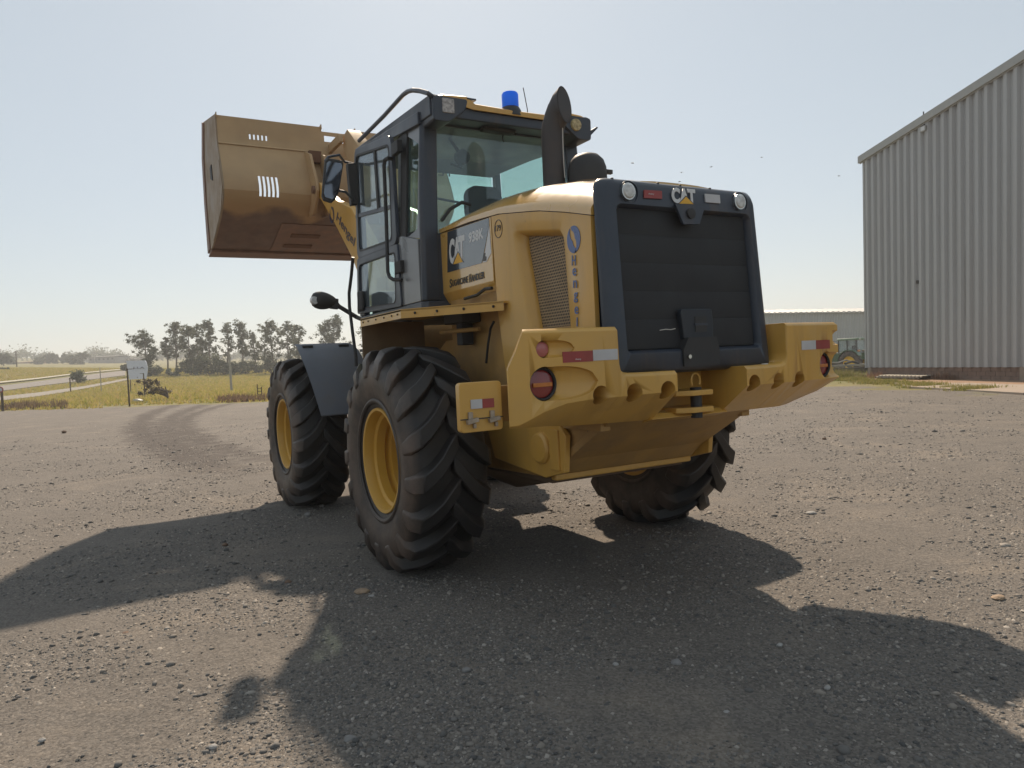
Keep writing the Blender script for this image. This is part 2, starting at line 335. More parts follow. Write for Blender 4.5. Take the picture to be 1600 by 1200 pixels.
def ring_plate(mb, outer, inner, a, b, axis='x'):
    """plate with an opening: outer and inner loops of equal length, between a and b on axis"""
    n = len(outer)
    def P(p, t): return {'x': (t, p[0], p[1]), 'y': (p[0], t, p[1]), 'z': (p[0], p[1], t)}[axis]
    vs = [P(p, a) for p in outer] + [P(p, a) for p in inner] + [P(p, b) for p in inner] + [P(p, b) for p in outer]
    fs = []
    for k in range(4):
        for i in range(n):
            j = (i + 1) % n; k2 = (k + 1) % 4
            fs.append((k * n + i, k * n + j, k2 * n + j, k2 * n + i))
    return mb.add(vs, fs)
def bool_cut(o, cutters):
    """cut the cutter meshes out of o for good"""
    cs = []
    for mb in cutters:
        c = mb.build('cutter', M_YD, None, smooth=0); cs.append(c)
        md = o.modifiers.new('cut', 'BOOLEAN'); md.object = c; md.operation = 'DIFFERENCE'; md.solver = 'EXACT'
    dg = bpy.context.evaluated_depsgraph_get(); dg.update()
    me = bpy.data.meshes.new_from_object(o.evaluated_get(dg))
    old = o.data; o.modifiers.clear(); o.data = me; bpy.data.meshes.remove(old)
    while len(me.materials) > 1: me.materials.pop()
    for p in me.polygons: p.use_smooth = True; p.material_index = 0
    me.set_sharp_from_angle(angle=R(22))
    for c in cs: d = c.data; bpy.data.objects.remove(c); bpy.data.meshes.remove(d)
    return o
def text(name, body, bl, br, tl, m, parent, bold=0.0, thick=0.002, mirror=False):
    """lettering laid into the frame given by its lower-left, lower-right and upper-left corners"""
    cu = bpy.data.curves.new(name, 'FONT'); cu.body = body; cu.size = 1.0; cu.offset = bold; cu.extrude = 0.5; cu.resolution_u = 3
    t = bpy.data.objects.new(name, cu); COL.objects.link(t)
    dg = bpy.context.evaluated_depsgraph_get(); dg.update()
    me = bpy.data.meshes.new_from_object(t.evaluated_get(dg))
    bpy.data.objects.remove(t); bpy.data.curves.remove(cu)
    v = np.array([q.co[:] for q in me.vertices]); lo = v.min(0); hi = v.max(0); q = (v - lo) / np.maximum(hi - lo, 1e-6)
    bl, br, tl = (np.array(p, float) for p in (bl, br, tl)); u = br - bl; w = tl - bl; nn = np.cross(u, w); nn /= np.linalg.norm(nn)
    if mirror: q[:, 0] = 1 - q[:, 0]
    p = bl + q[:, :1] * u + q[:, 1:2] * w + (q[:, 2:] - 0.3) * nn * thick
    me.vertices.foreach_set('co', p.ravel()); me.name = name; me.materials.clear(); me.materials.append(m); me.update()
    b = bmesh.new(); b.from_mesh(me); bmesh.ops.recalc_face_normals(b, faces=b.faces); b.to_mesh(me); b.free()
    o = bpy.data.objects.new(name, me); COL.objects.link(o); o.parent = parent
    return o

# ================================================================== THE SETTING
L1A = np.array([-8.24, 47.3]); L1B = np.array([4.34, 32.7])        # far edge of the gravel yard
L2A = np.array([19.2, 11.6]); L2B = np.array([17.1, 4.3])          # edge along the hall
def yard_sd(x, y):
    """signed distance inside the yard (positive = gravel)"""
    def sd(a, b):
        d = (b - a) / np.linalg.norm(b - a); return (np.asarray(x) - a[0]) * d[1] - (np.asarray(y) - a[1]) * d[0]
    return np.minimum(-sd(L1B, L1A), -sd(L2B, L2A))
def ground_mat():
    m = bpy.data.materials.new('ground'); m.use_nodes = True; nt = m.node_tree; b = nt.nodes['Principled BSDF']
    L = nt.links.new
    tc = nd(nt, 'ShaderNodeTexCoord'); P = tc.outputs['Object']
    def noise(s, d=6, r=0.6, dist=0.0):
        n = nd(nt, 'ShaderNodeTexNoise'); n.inputs['Scale'].default_value = s; n.inputs['Detail'].default_value = d; n.inputs['Roughness'].default_value = r; n.inputs['Distortion'].default_value = dist
        L(P, n.inputs['Vector']); return n.outputs['Fac']
    def mr(x, a, bb, c=0.0, d=1.0):
        n = nd(nt, 'ShaderNodeMapRange'); n.inputs[1].default_value = a; n.inputs[2].default_value = bb; n.inputs[3].default_value = c; n.inputs[4].default_value = d; L(x, n.inputs[0]); return n.outputs[0]
    def mix(f, a, bb):
        n = nd(nt, 'ShaderNodeMix', data_type='RGBA')
        for s, q in (('Factor', f), ('A', a), ('B', bb)):
            if isinstance(q, tuple): n.inputs[s].default_value = (*q, 1)
            elif isinstance(q, float): n.inputs[s].default_value = q
            else: L(q, n.inputs[s])
        return n.outputs['Result']
    def mth(op, a, bb=0.0):
        n = nd(nt, 'ShaderNodeMath', operation=op)
        for i, q in enumerate((a, bb)):
            if isinstance(q, (int, float)): n.inputs[i].default_value = q
            else: L(q, n.inputs[i])
        return n.outputs[0]
    # gravel: packed fines between crushed stone of two sizes
    def vor(s, feat='F1'):
        v = nd(nt, 'ShaderNodeTexVoronoi', feature=feat); v.inputs['Scale'].default_value = s; L(P, v.inputs['Vector']); return v
    v1 = vor(38); v2 = vor(95)
    big = noise(0.35, 5, 0.55); mid = noise(2.2, 8, 0.65); fine = noise(45, 4, 0.7)
    fines = mix(mr(mid, 0.35, 0.68), (0.100, 0.093, 0.087), (0.186, 0.166, 0.147))
    fines = mix(mr(big, 0.35, 0.7), fines, (0.138, 0.123, 0.109))
    drift = noise(0.9, 7, 0.62, 0.8); fines = mix(mr(drift, 0.54, 0.66, 0.0, 0.75), fines, (0.262, 0.220, 0.176)); fines = mix(mr(drift, 0.44, 0.33, 0.0, 0.6), fines, (0.084, 0.079, 0.075))
    sepc = nd(nt, 'ShaderNodeSeparateColor'); L(v1.outputs['Color'], sepc.inputs[0])
    stone = mix(sepc.outputs[0], (0.050, 0.049, 0.048), (0.305, 0.28, 0.25))
    sepd = nd(nt, 'ShaderNodeSeparateColor'); L(v2.outputs['Color'], sepd.inputs[0])
    grit = mix(sepd.outputs[1], (0.052, 0.051, 0.050), (0.295, 0.27, 0.242))
    edge1 = mr(v1.outputs['Distance'], 0.018, 0.009)
    has1 = mth('MULTIPLY', edge1, mr(sepc.outputs[1], 0.45, 0.55))
    col = mix(0.45, fines, grit)
    col = mix(mth('MULTIPLY', has1, mr(mid, 0.3, 0.6, 0.35, 0.9)), col, stone)
    col = mix(mr(fine, 0.3, 0.75, 0.0, 0.5), col, (0.12, 0.105, 0.09))
    # wheel ruts sweeping out of the yard: loosened darker stone
    spx = nd(nt, 'ShaderNodeSeparateXYZ'); L(P, spx.inputs[0]); reach = mr(spx.outputs['Y'], 5.0, 9.0)
    for (cx, cy, r, wd) in ((86.4, 16.0, 88.5, 0.42), (78.3, 12.2, 79.9, 0.42), (52.8, 13.9, 53.9, 0.30)):
        vs = nd(nt, 'ShaderNodeVectorMath', operation='DISTANCE'); L(P, vs.inputs[0]); vs.inputs[1].default_value = (cx, cy, 0)
        dd = mth('ABSOLUTE', mth('SUBTRACT', vs.outputs['Value'], r)); dd = mth('ADD', dd, mr(mid, 0.2, 0.8, -0.45, 0.45))
        col = mix(mth('MULTIPLY', mr(dd, wd * 1.4, wd * 0.4, 0.0, 0.92), reach), col, (0.066, 0.056, 0.051))
    # grass cover outside the yard
    at = nd(nt, 'ShaderNodeAttribute', attribute_name='sd')
    ew = noise(0.5, 6, 0.6); edge = mth('ADD', at.outputs['Fac'], mr(ew, 0.2, 0.8, -2.2, 2.2))
    gm = mr(edge, -0.4, 0.5)
    gn = noise(0.12, 7, 0.65); gf = noise(1.6, 6, 0.7)
    gr = mix(mr(gn, 0.38, 0.62), (0.125, 0.135, 0.042), (0.215, 0.195, 0.070))
    gr = mix(mr(gf, 0.35, 0.75, 0.0, 0.8), gr, (0.15, 0.115, 0.062))
    col = mix(gm, gr, col)
    L(col, b.inputs['Base Color']); b.inputs['Roughness'].default_value = 0.92; b.inputs['Specular IOR Level'].default_value = 0.25
    # relief
    h1 = mr(v1.outputs['Distance'], 0.0, 0.02, 1.0, 0.0); h2 = mr(v2.outputs['Distance'], 0.0, 0.008, 1.0, 0.0)
    hh = mth('ADD', mth('MULTIPLY', h1, mr(sepc.outputs[1], 0.35, 0.6)), mth('MULTIPLY', h2, 0.35)); hh = mth('ADD', hh, mth('MULTIPLY', mid, 1.6)); hh = mth('ADD', hh, mth('MULTIPLY', fine, 0.5))
    bp = nd(nt, 'ShaderNodeBump'); bp.inputs['Strength'].default_value = 1.0; bp.inputs['Distance'].default_value = 0.024
    L(hh, bp.inputs['Height']); L(bp.outputs[0], b.inputs['Normal'])
    return m
def build_ground():
    rr = np.concatenate([np.linspace(0.15, 3, 12), np.geomspace(3.2, 130, 110), np.geomspace(136, 4200, 40)]); na = 240
    th = np.linspace(0, 2 * np.pi, na, endpoint=False)
    X = CP[0] + rr[:, None] * np.cos(th); Y = CP[1] + rr[:, None] * np.sin(th)
    # gentle unevenness of the yard away from the machine's wheels
    und = (0.012 * np.sin(X * 1.7 + 0.6 * Y) + 0.010 * np.sin(Y * 2.3 - 0.8 * X + 1.0)) * (rr[:, None] < 34)
    near = np.minimum.reduce([np.hypot(X - a, Y - b_) for a in (-1.1, 1.1) for b_ in (-.2, 2.83)])
    und *= sstep(0.5, 1.6, near)
    Z = terrain(X, Y) + und
    v = np.stack([X, Y, Z], -1).reshape(-1, 3).tolist(); v.append((CP[0], CP[1], 0.0)); ci = len(v) - 1
    f = [(k * na + i, k * na + (i + 1) % na, (k + 1) * na + (i + 1) % na, (k + 1) * na + i) for k in range(len(rr) - 1) for i in range(na)]
    f += [(ci, i, (i + 1) % na) for i in range(na)]
    me = bpy.data.meshes.new('ground'); me.from_pydata(v, [], f)
    sdv = np.append(yard_sd(X, Y).ravel(), 20.0)
    a = me.attributes.new('sd', 'FLOAT', 'POINT'); a.data.foreach_set('value', np.clip(sdv, -60, 60).astype(np.float32))
    b = bmesh.new(); b.from_mesh(me); bmesh.ops.recalc_face_normals(b, faces=b.faces); b.to_mesh(me); b.free()
    if me.polygons[10].normal.z < 0: me.flip_normals()
    for p in me.polygons: p.use_smooth = True
    me.materials.append(ground_mat()); o = bpy.data.objects.new('ground', me); COL.objects.link(o); tag(o, kind='structure')
    tag(o, 'gravel yard running out into rough grass', 'ground')
    return o
build_ground()

# ================================================================== WHEEL LOADER (origin on the ground, Y forward, X to its right)
LD = empty('wheel_loader')
tag(LD, 'yellow wheel loader with raised bucket and big ribbed farm tyres on the gravel', 'wheel loader')
YA, YF, ZA = -0.20, 2.83, 0.77      # rear axle, front axle, axle height

# ---- wheels
TR, TW, TXO = 0.80, 0.55, 1.385
def tyre_profile(u):
    """carcass radius against u = -1 (inner) .. 1 (outer)"""
    return None
def make_tyre():
    mb = MB(); h = TW / 2
    prof = [(-h * 0.78, 0.345), (-h * 0.86, 0.40), (-h * 1.0, 0.52), (-h * 1.02, 0.60), (-h * 0.96, 0.675), (-h * 0.84, 0.706), (-h * 0.5, 0.722), (0, 0.728),
            (h * 0.5, 0.722), (h * 0.84, 0.706), (h * 0.96, 0.675), (h * 1.02, 0.60), (h * 1.0, 0.52), (h * 0.86, 0.40), (h * 0.78, 0.345)]
    mb.lathe(prof, (0, 0, 0), 'x', 96)
    # raised rings on the side walls
    for s in (-1, 1):
        mb.lathe([(s * h * 0.90, 0.405), (s * h * 0.945, 0.415), (s * h * 0.945, 0.43), (s * h * 0.92, 0.44)], (0, 0, 0), 'x', 72)
    N = 17
    px = np.array([p[0] for p in prof[6:11]])
    for s in (-1, 1):
        for k in range(N):
            t0 = 2 * math.pi * (k + (0.5 if s > 0 else 0)) / N
            # path: (axial fraction, radius of foot, lug height, sweep angle)
            path = [(-0.08, 0.728, 0.062, 0.40), (0.12, 0.728, 0.070, 0.31), (0.36, 0.724, 0.075, 0.20), (0.60, 0.717, 0.076, 0.12), (0.83, 0.705, 0.078, 0.065), (0.985, 0.672, 0.072, 0.035), (1.03, 0.60, 0.020, 0.018)]
            secs = []
            for i, (a, rf, hh, sw) in enumerate(path):
                wb = 0.080 if i < 6 else 0.055; wt = 0.056 if i < 6 else 0.044
                if i == 0: wb *= 0.8; wt *= 0.85
                th = t0 + sw
                def pt(ax, r, t): return (s * ax * h, r * math.cos(t), r * math.sin(t))
                if i < 5: top_a, top_r, fa = a, rf + hh, a
                elif i == 5: top_a, top_r, fa = a + 0.015, rf + 0.045, a - 0.05
                else: top_a, top_r, fa = a + 0.03, rf, a - 0.03
                secs.append([pt(fa, rf - 0.015, th - wb / 0.75), pt(top_a, top_r, th - wt / 0.78), pt(top_a, top_r, th + wt / 0.78), pt(fa, rf - 0.015, th + wb / 0.75)])
            mb.loft(secs, True)
    return mb
def rim_mb():
    mb = MB(); h = TW / 2
    # outer flange, stepped barrel with ribs, dished centre
    prof = [(h * 0.70, 0.352), (h * 0.82, 0.374), (h * 0.86, 0.370), (h * 0.85, 0.352), (h * 0.72, 0.338), (h * 0.60, 0.334), (h * 0.55, 0.312), (h * 0.32, 0.306), (h * 0.27, 0.330), (h * 0.20, 0.330), (h * 0.15, 0.296),
            (-h * 0.08, 0.290), (-h * 0.12, 0.308), (-h * 0.19, 0.306), (-h * 0.24, 0.272), (-h * 0.52, 0.262), (-h * 0.55, 0.17), (-h * 0.48, 0.15), (-h * 0.46, 0.001)]
    mb.lathe(prof, (0, 0, 0), 'x', 72)
    mb.lathe([(-h * 0.84, 0.372), (-h * 0.80, 0.345), (-h * 0.30, 0.33)], (0, 0, 0), 'x', 72)
    return mb
def hub_mb():
    mb = MB(); h = TW / 2
    mb.lathe([(-h * 0.56, 0.19), (-h * 0.40, 0.185), (-h * 0.36, 0.12), (-h * 0.2, 0.11), (-h * 0.18, 0.001)], (0, 0, 0), 'x', 32)
    for k in range(12):
        a = 2 * math.pi * k / 12; mb.lathe([(-h * 0.56, 0.016), (-h * 0.44, 0.016), (-h * 0.44, 0.001)], (0, 0.225 * math.cos(a), 0.225 * math.sin(a)), 'x', 6)
    mb.lathe([(-h * 0.56, 0.15), (-h * 1.35, 0.13), (-h * 1.6, 0.10)], (0, 0, 0), 'x', 24)
    return mb
t0 = make_tyre().build('tyre', M_TYRE, None, bevel=0.008, smooth=45, seg=1); TYM = t0.data; bpy.data.objects.remove(t0)
r0 = rim_mb().build('rim', M_YR, None, smooth=40); RIM = r0.data; bpy.data.objects.remove(r0)
h0 = hub_mb().build('wheel', M_YD, None, smooth=40); HUB = h0.data; bpy.data.objects.remove(h0)
for sx in (-1, 1):
    for yy in (YA, YF):
        w = bpy.data.objects.new('wheel', HUB); COL.objects.link(w); w.parent = LD
        w.location = (sx * (TXO - TW / 2), yy, ZA)
        if sx < 0: w.rotation_euler = (0, 0, math.pi)
        spin = 0.37 * yy + 0.11 * sx
        for nm, me in (('tyre', TYM), ('rim', RIM)):
            c = bpy.data.objects.new(nm, me); COL.objects.link(c); c.parent = w
            # tread points the same way on both sides: mirror by turning the tyre
            if nm == 'tyre': c.rotation_euler = (spin + 0.2, 0, 0) if sx < 0 else (spin, 0, math.pi)
            if nm == 'tyre':
                md = c.modifiers.new('bevel', 'BEVEL'); md.width = 0.007; md.segments = 1; md.limit_method = 'ANGLE'; md.angle_limit = R(40)

# ---- frames and axles
mb = MB(); mb.prism([(-1.62, 0.98), (-1.30, 0.70), (-1.05, 0.66), (0.75, 0.62), (0.95, 0.9), (0.95, 1.30), (0.3, 1.62), (-1.62, 1.62)], -0.56, 0.56, 'x')
RF = mb.build('rear_frame', M_YD, LD, bevel=0.012)
mb = MB(); mb.prism([(1.05, 0.62), (1.5, 0.5), (3.3, 0.5), (3.5, 0.75), (3.0, 1.35), (2.45, 1.95), (1.9, 2.0), (1.5, 1.4), (1.05, 1.2)], -0.42, 0.42, 'x')
FF = mb.build('front_frame', M_YD, LD, bevel=0.012)
mb = MB(); mb.lathe([(-0.2, 0.09), (1.3, 0.09)], (0, 1.0, 0.35), 'z', 16, True); mb.box(-.3, .3, .8, 1.2, .75, .86); mb.box(-.3, .3, .8, 1.2, 1.25, 1.35)
mb.build('hinge', M_BRN, LD, bevel=0.01)
for yy in (YA, YF):
    mb = MB(); mb.lathe([(-1.15, 0.12), (-0.5, 0.15), (-0.25, 0.27), (0.25, 0.27), (0.5, 0.15), (1.15, 0.12)], (0, yy, ZA - .06), 'x', 20, True)
    mb.build('axle', M_BRN, LD)
# side plate with the round lifting boss under the counterweight
for s in (-1, 1):
    mb = MB(); mb.prism([(-1.00, 1.06), (-1.36, 1.06), (-1.47, 0.96), (-1.44, 0.73), (-1.22, 0.675), (-0.55, 0.74), (-0.4, 1.06)], s * 0.575, s * 0.615, 'x')
    o = mb.build('side_plate', M_Y, LD, bevel=0.008)
    mb = MB(); mb.lathe([(0, 0.105), (s * 0.02, 0.10), (s * 0.035, 0.085), (s * 0.036, 0.001)], (s * 0.612, -1.19, 0.865), 'x', 28)
    mb.box(s * 0.617 - .012, s * 0.617 + .012, -1.40, -1.30, 0.74, 0.99)
    mb.build('boss', M_Y, o, bevel=0.004)
    for (y, z) in ((-1.50, 0.90), (-1.62, 0.985)):
        mb = MB(); mb.disc((s * 0.54, y, z), 0.022, 'y', -0.03, 12); mb.build('bolt', M_BLK, o)
# sloping belly plate and its lip
mb = MB(); mb.prism([(-1.86, 1.06), (-1.24, 0.70), (-1.20, 0.735), (-1.80, 1.09)], -0.572, 0.572, 'x')
BP = mb.build('belly_plate', M_YD, LD, bevel=0.006)
mb = MB(); mb.box(-0.572, 0.572, -1.275, -1.215, 0.655, 0.70); mb.build('lip', M_Y, BP, bevel=0.012)
mb = MB(); mb.box(-0.55, 0.55, -1.2, -0.2, 0.63, 0.66); mb.build('underside_guard', M_BRN, BP)

# ---- counterweight, one casting each side
def cw_sections(s):
    secs = []
    xs = [1.285, 1.275, 1.24, 1.20, 1.17, 1.10, 1.03, 0.97, 0.90, 0.85, 0.75, 0.672, 0.655, 0.651, 0.645, 0.632, 0.612, 0.575, 0.42, 0.285, 0.270]
    if s > 0: xs = [1.225, 1.215] + [x for x in xs if x < 1.19]
    for x in xs:
        if x > 1.20 and s < 0: zt = 1.39 + (1.285 - x) / 0.085 * 0.185
        elif x >= 0.655: zt = 1.578
        elif x >= 0.57: zt = float(np.interp(x, [0.57, 0.612, 0.632, 0.645, 0.651], [1.33, 1.335, 1.346, 1.368, 1.40]))
        else: zt = 1.328
        if s < 0:
            zc = float(np.interp(x, [0.27, 0.6, 0.85, 0.97, 1.10, 1.20, 1.25, 1.29], [1.215, 1.21, 1.205, 1.195, 1.16, 1.118, 1.10, 1.10]))
            zb = float(np.interp(x, [0.27, 0.9, 1.29], [1.045, 1.06, 1.092]))
        else:
            zc = 1.212; zb = float(np.interp(x, [0.27, 0.9, 1.05, 1.225], [1.045, 1.04, 1.05, 1.125]))
        yr = -2.09 + 0.10 * (x / 1.3) ** 2
        if x > 1.27: yr += 0.012
        yb = yr + (zc - zb) * 1.35
        yf = -1.42 if x > 0.653 else -1.66
        q = float(sstep(0.75, 1.2, x)); xf = x - 0.62 * (yf - yr) * q; xb = x - 0.62 * (yb - yr) * q   # the casting draws in towards the body
        secs.append([(s * x, yr, zc), (s * x, yr, zt - 0.02), (s * (x - .012 * q), yr + 0.02, zt), (s * xf, yf, zt), (s * xf, yf, zb), (s * xb, yb, zb)])
    return secs
def scoop(cx, cz, dirx, ln, rad, deep):
    """teardrop pocket: deep at the lamp, running out to the surface"""
    mb = MB(); secs = []
    for k in range(11):
        t = k / 10; w = rad * (max(0.0, 1 - max(0.0, (t - .15) / .85) ** 2.6) ** 0.5 + 0.015); d = deep * (1 - t) ** 0.9 + 0.004
        x = cx + dirx * (ln * t)
        secs.append([(x, -2.3, cz - w), (x, -2.3, cz + w)] + [(x, -2.03 + d * math.sin(a) ** 0.7, cz + w * math.cos(a)) for a in np.linspace(0.001, math.pi - 0.001, 9)])
    mb.loft(secs); return mb
for s in (-1, 1):
    mb = MB(); mb.loft(cw_sections(s))
    o = mb.build('counterweight', M_Y, LD, bevel=0.012, smooth=32)
    cut = []
    for x in (0.77, 0.56, 0.337):
        c = MB(); c.lathe([(-0.1, 0.050), (0.22, 0.050)], (s * x, -2.1, 1.224), 'y', 24, True); cut.append(c)
    for (z, r) in (((1.30, 0.088), (1.475, 0.045)) if s < 0 else ((1.30, 0.088),)):
        c = MB(); c.lathe([(-0.3, r), (0.09 if r > .06 else .06, r)], (s * 1.085, -2.03, z), 'y', 32, True); cut.append(c)
    if s < 0:
        cut.append(scoop(-1.085, 1.30, 1, 0.30, 0.085, 0.075)); cut.append(scoop(-1.085, 1.475, 1, 0.17, 0.044, 0.05))
    else:
        cut.append(scoop(1.10, 1.30, 1, 0.5, 0.085, 0.075)); cut.append(scoop(1.16, 1.475, 1, 0.5, 0.05, 0.06))
    bool_cut(o, cut)
    tag(o, 'left counterweight block with tail lamps' if s < 0 else 'right counterweight block with tail lamps')
    # big tail lamp: dark ring, red lens, amber band
    cx, cy, cz = s * 1.085, -1.965 if s < 0 else -1.955, 1.30
    mb = MB(); mb.lathe([(0.02, 0.086), (-0.022, 0.086), (-0.028, 0.080), (-0.022, 0.074), (0.01, 0.074)], (cx, cy, cz), 'y', 36); mb.build('lamp_ring', M_BLK, o)
    mb = MB(); mb.lathe([(0.0, 0.075), (-0.012, 0.070), (-0.020, 0.045), (-0.023, 0.001)], (cx, cy, cz), 'y', 32); mb.build('tail_lamp', M_LRED, o)
    mb = MB(); mb.obox((cx, cy - 0.021, cz - 0.004), (0.058, 0, 0), (0, 0.006, 0), (0, 0, 0.011)); mb.build('amber_strip', M_LAMB, o, bevel=0.003)
    mb = MB(); mb.lathe([(0.0, 0.040), (-0.012, 0.038), (-0.02, 0.02), (-0.021, 0.001)], (s * (1.085 if s < 0 else 1.15), -1.985 if s < 0 else -1.94, 1.475), 'y', 24); mb.build('side_lamp', M_LPNK, o)
    # reflector tapes
    def tape(x0, x1, z0, z1, m, nm):
        b = MB()
        ys = [-2.09 + 0.10 * (x / 1.3) ** 2 - 0.003 for x in (x0, x1)]
        b.add([(x0, ys[0], z0), (x1, ys[1], z0), (x1, ys[1], z1), (x0, ys[0], z1), (x0, ys[0] + .006, z0), (x1, ys[1] + .006, z0), (x1, ys[1] + .006, z1), (x0, ys[0] + .006, z1)],
              [(0, 1, 2, 3), (0, 4, 5, 1), (1, 5, 6, 2), (2, 6, 7, 3), (3, 7, 4, 0)])
        return b.build(nm, m, o, smooth=0)
    if s < 0:
        tape(-0.985, -0.812, 1.402, 1.458, M_RED, 'reflector_tape'); tape(-0.810, -0.66, 1.405, 1.461, M_REW, 'reflector_tape')
        text('lettering', 'Avery', px_y(899, 563.5, -2.054), px_y(908, 563.0, -2.054), px_y(899, 560, -2.054), M_WHT, o, thick=0.001)
    else:
        tape(0.80, 0.955, 1.405, 1.462, M_REW, 'reflector_tape'); tape(0.957, 1.12, 1.405, 1.462, M_RED, 'reflector_tape')
# hitch between the two castings
mb = MB(); mb.box(-0.272, 0.272, -1.72, -1.60, 1.03, 1.318); HT = mb.build('hitch', M_Y, LD, bevel=0.008)
for z in (1.185, 1.085):
    mb = MB(); mb.prism([(-0.12, -1.715), (-0.12, -1.90), (-0.04, -1.96), (0.12, -1.96), (0.17, -1.90), (0.17, -1.72)], z - 0.016, z + 0.016, 'z'); mb.build('hitch_lug', M_Y, HT, bevel=0.006)
mb = MB(); mb.lathe([(1.035, 0.034), (1.215, 0.034)], (0.04, -1.90, 0), 'z', 20, True); mb.build('tow_pin', M_BLK, HT)
mb = MB(); mb.tube([(0.04 + 0.035 * math.cos(a), -1.90, 1.255 + 0.045 * math.sin(a)) for a in np.linspace(-0.6, math.pi + 0.6, 12)], 0.008, 8); mb.build('pin_handle', M_Y, HT)
mb = MB(); mb.prism([(-1.90, 1.05), (-1.62, 0.98), (-1.62, 1.08), (-1.86, 1.08)], -0.30, 0.30, 'x'); mb.build('hitch_sill', M_Y, HT, bevel=0.006)

# ---- tool box on the left
mb = MB(); mb.prism(rrect(-1.525, -1.292, 1.085, 1.33, 0.018, 3), -1.93, -1.885, 'y'); o = mb.build('tool_box', M_Y, LD, bevel=0.006)
mb = MB(); mb.box(-1.526, -1.291, -1.934, -1.928, 1.148, 1.153); mb.build('seam', M_BLK, o)
for x in (-1.475, -1.355):
    mb = MB(); mb.box(x - .012, x + .012, -1.944, -1.93, 1.14, 1.185); mb.obox((x + .004, -1.95, 1.142), (0.03, 0, 0.006), (0, .012, 0), (-.002, 0, .010)); mb.box(x + .012, x + .028, -1.945, -1.93, 1.105, 1.128)
    mb.build('latch', M_LATCH, o, bevel=0.002)
mb = MB(); mb.box(-1.468, -1.406, -1.936, -1.931, 1.20, 1.245); mb.build('reflector_tape', M_REW, o)
mb = MB(); mb.box(-1.405, -1.340, -1.936, -1.931, 1.20, 1.245); mb.build('reflector_tape', M_RED, o)
mb = MB(); mb.box(-1.36, -1.1, -1.886, -1.74, 1.12, 1.30); mb.build('bracket', M_YD, o)

# ---- bonnet: top cover
SEAM = ([0.17, -0.35, -0.80, -1.30, -1.60, -1.86], [2.485, 2.475, 2.445, 2.365, 2.295, 2.225])
CRWN = ([0.17, -0.2, -0.60, -1.0, -1.4, -1.65, -1.86], [2.56, 2.615, 2.635, 2.61, 2.545, 2.485, 2.425])
zseam = lambda y: float(np.interp(-y, [-v for v in SEAM[0]], SEAM[1]))
zcrown = lambda y: float(np.interp(-y, [-v for v in CRWN[0]], CRWN[1]))
HW = 0.625
mb = MB(); secs = []
for y in np.linspace(0.17, -1.845, 24):
    zs, zc = zseam(y) + 0.008, zcrown(y); row = [(-HW + 0.03, y, zs - 0.03), (-HW - 0.004, y, zs - 0.03)]
    for t in np.linspace(-1, 1, 23):
        row.append(((HW + 0.004) * math.sin(t * math.pi / 2) , y, zs + (zc - zs) * (1 - abs(math.sin(t * math.pi / 2)) ** 3.2) ** 0.75))
    row += [(HW + 0.004, y, zs - 0.03), (HW - 0.03, y, zs - 0.03)]
    secs.append(row)
mb.loft(secs)
HOOD = mb.build('bonnet', M_YG, LD, smooth=40)
# dark seam under the top cover
mb = MB(); secs = []
for y in np.linspace(0.06, -1.83, 14): zs = zseam(y) - 0.02; secs.append([(-HW + .012, y, zs - .03), (-HW + .012, y, zs + .02), (HW - .012, y, zs + .02), (HW - .012, y, zs - .03)])
mb.loft(secs); mb.build('seam', M_BLK, HOOD, smooth=0)
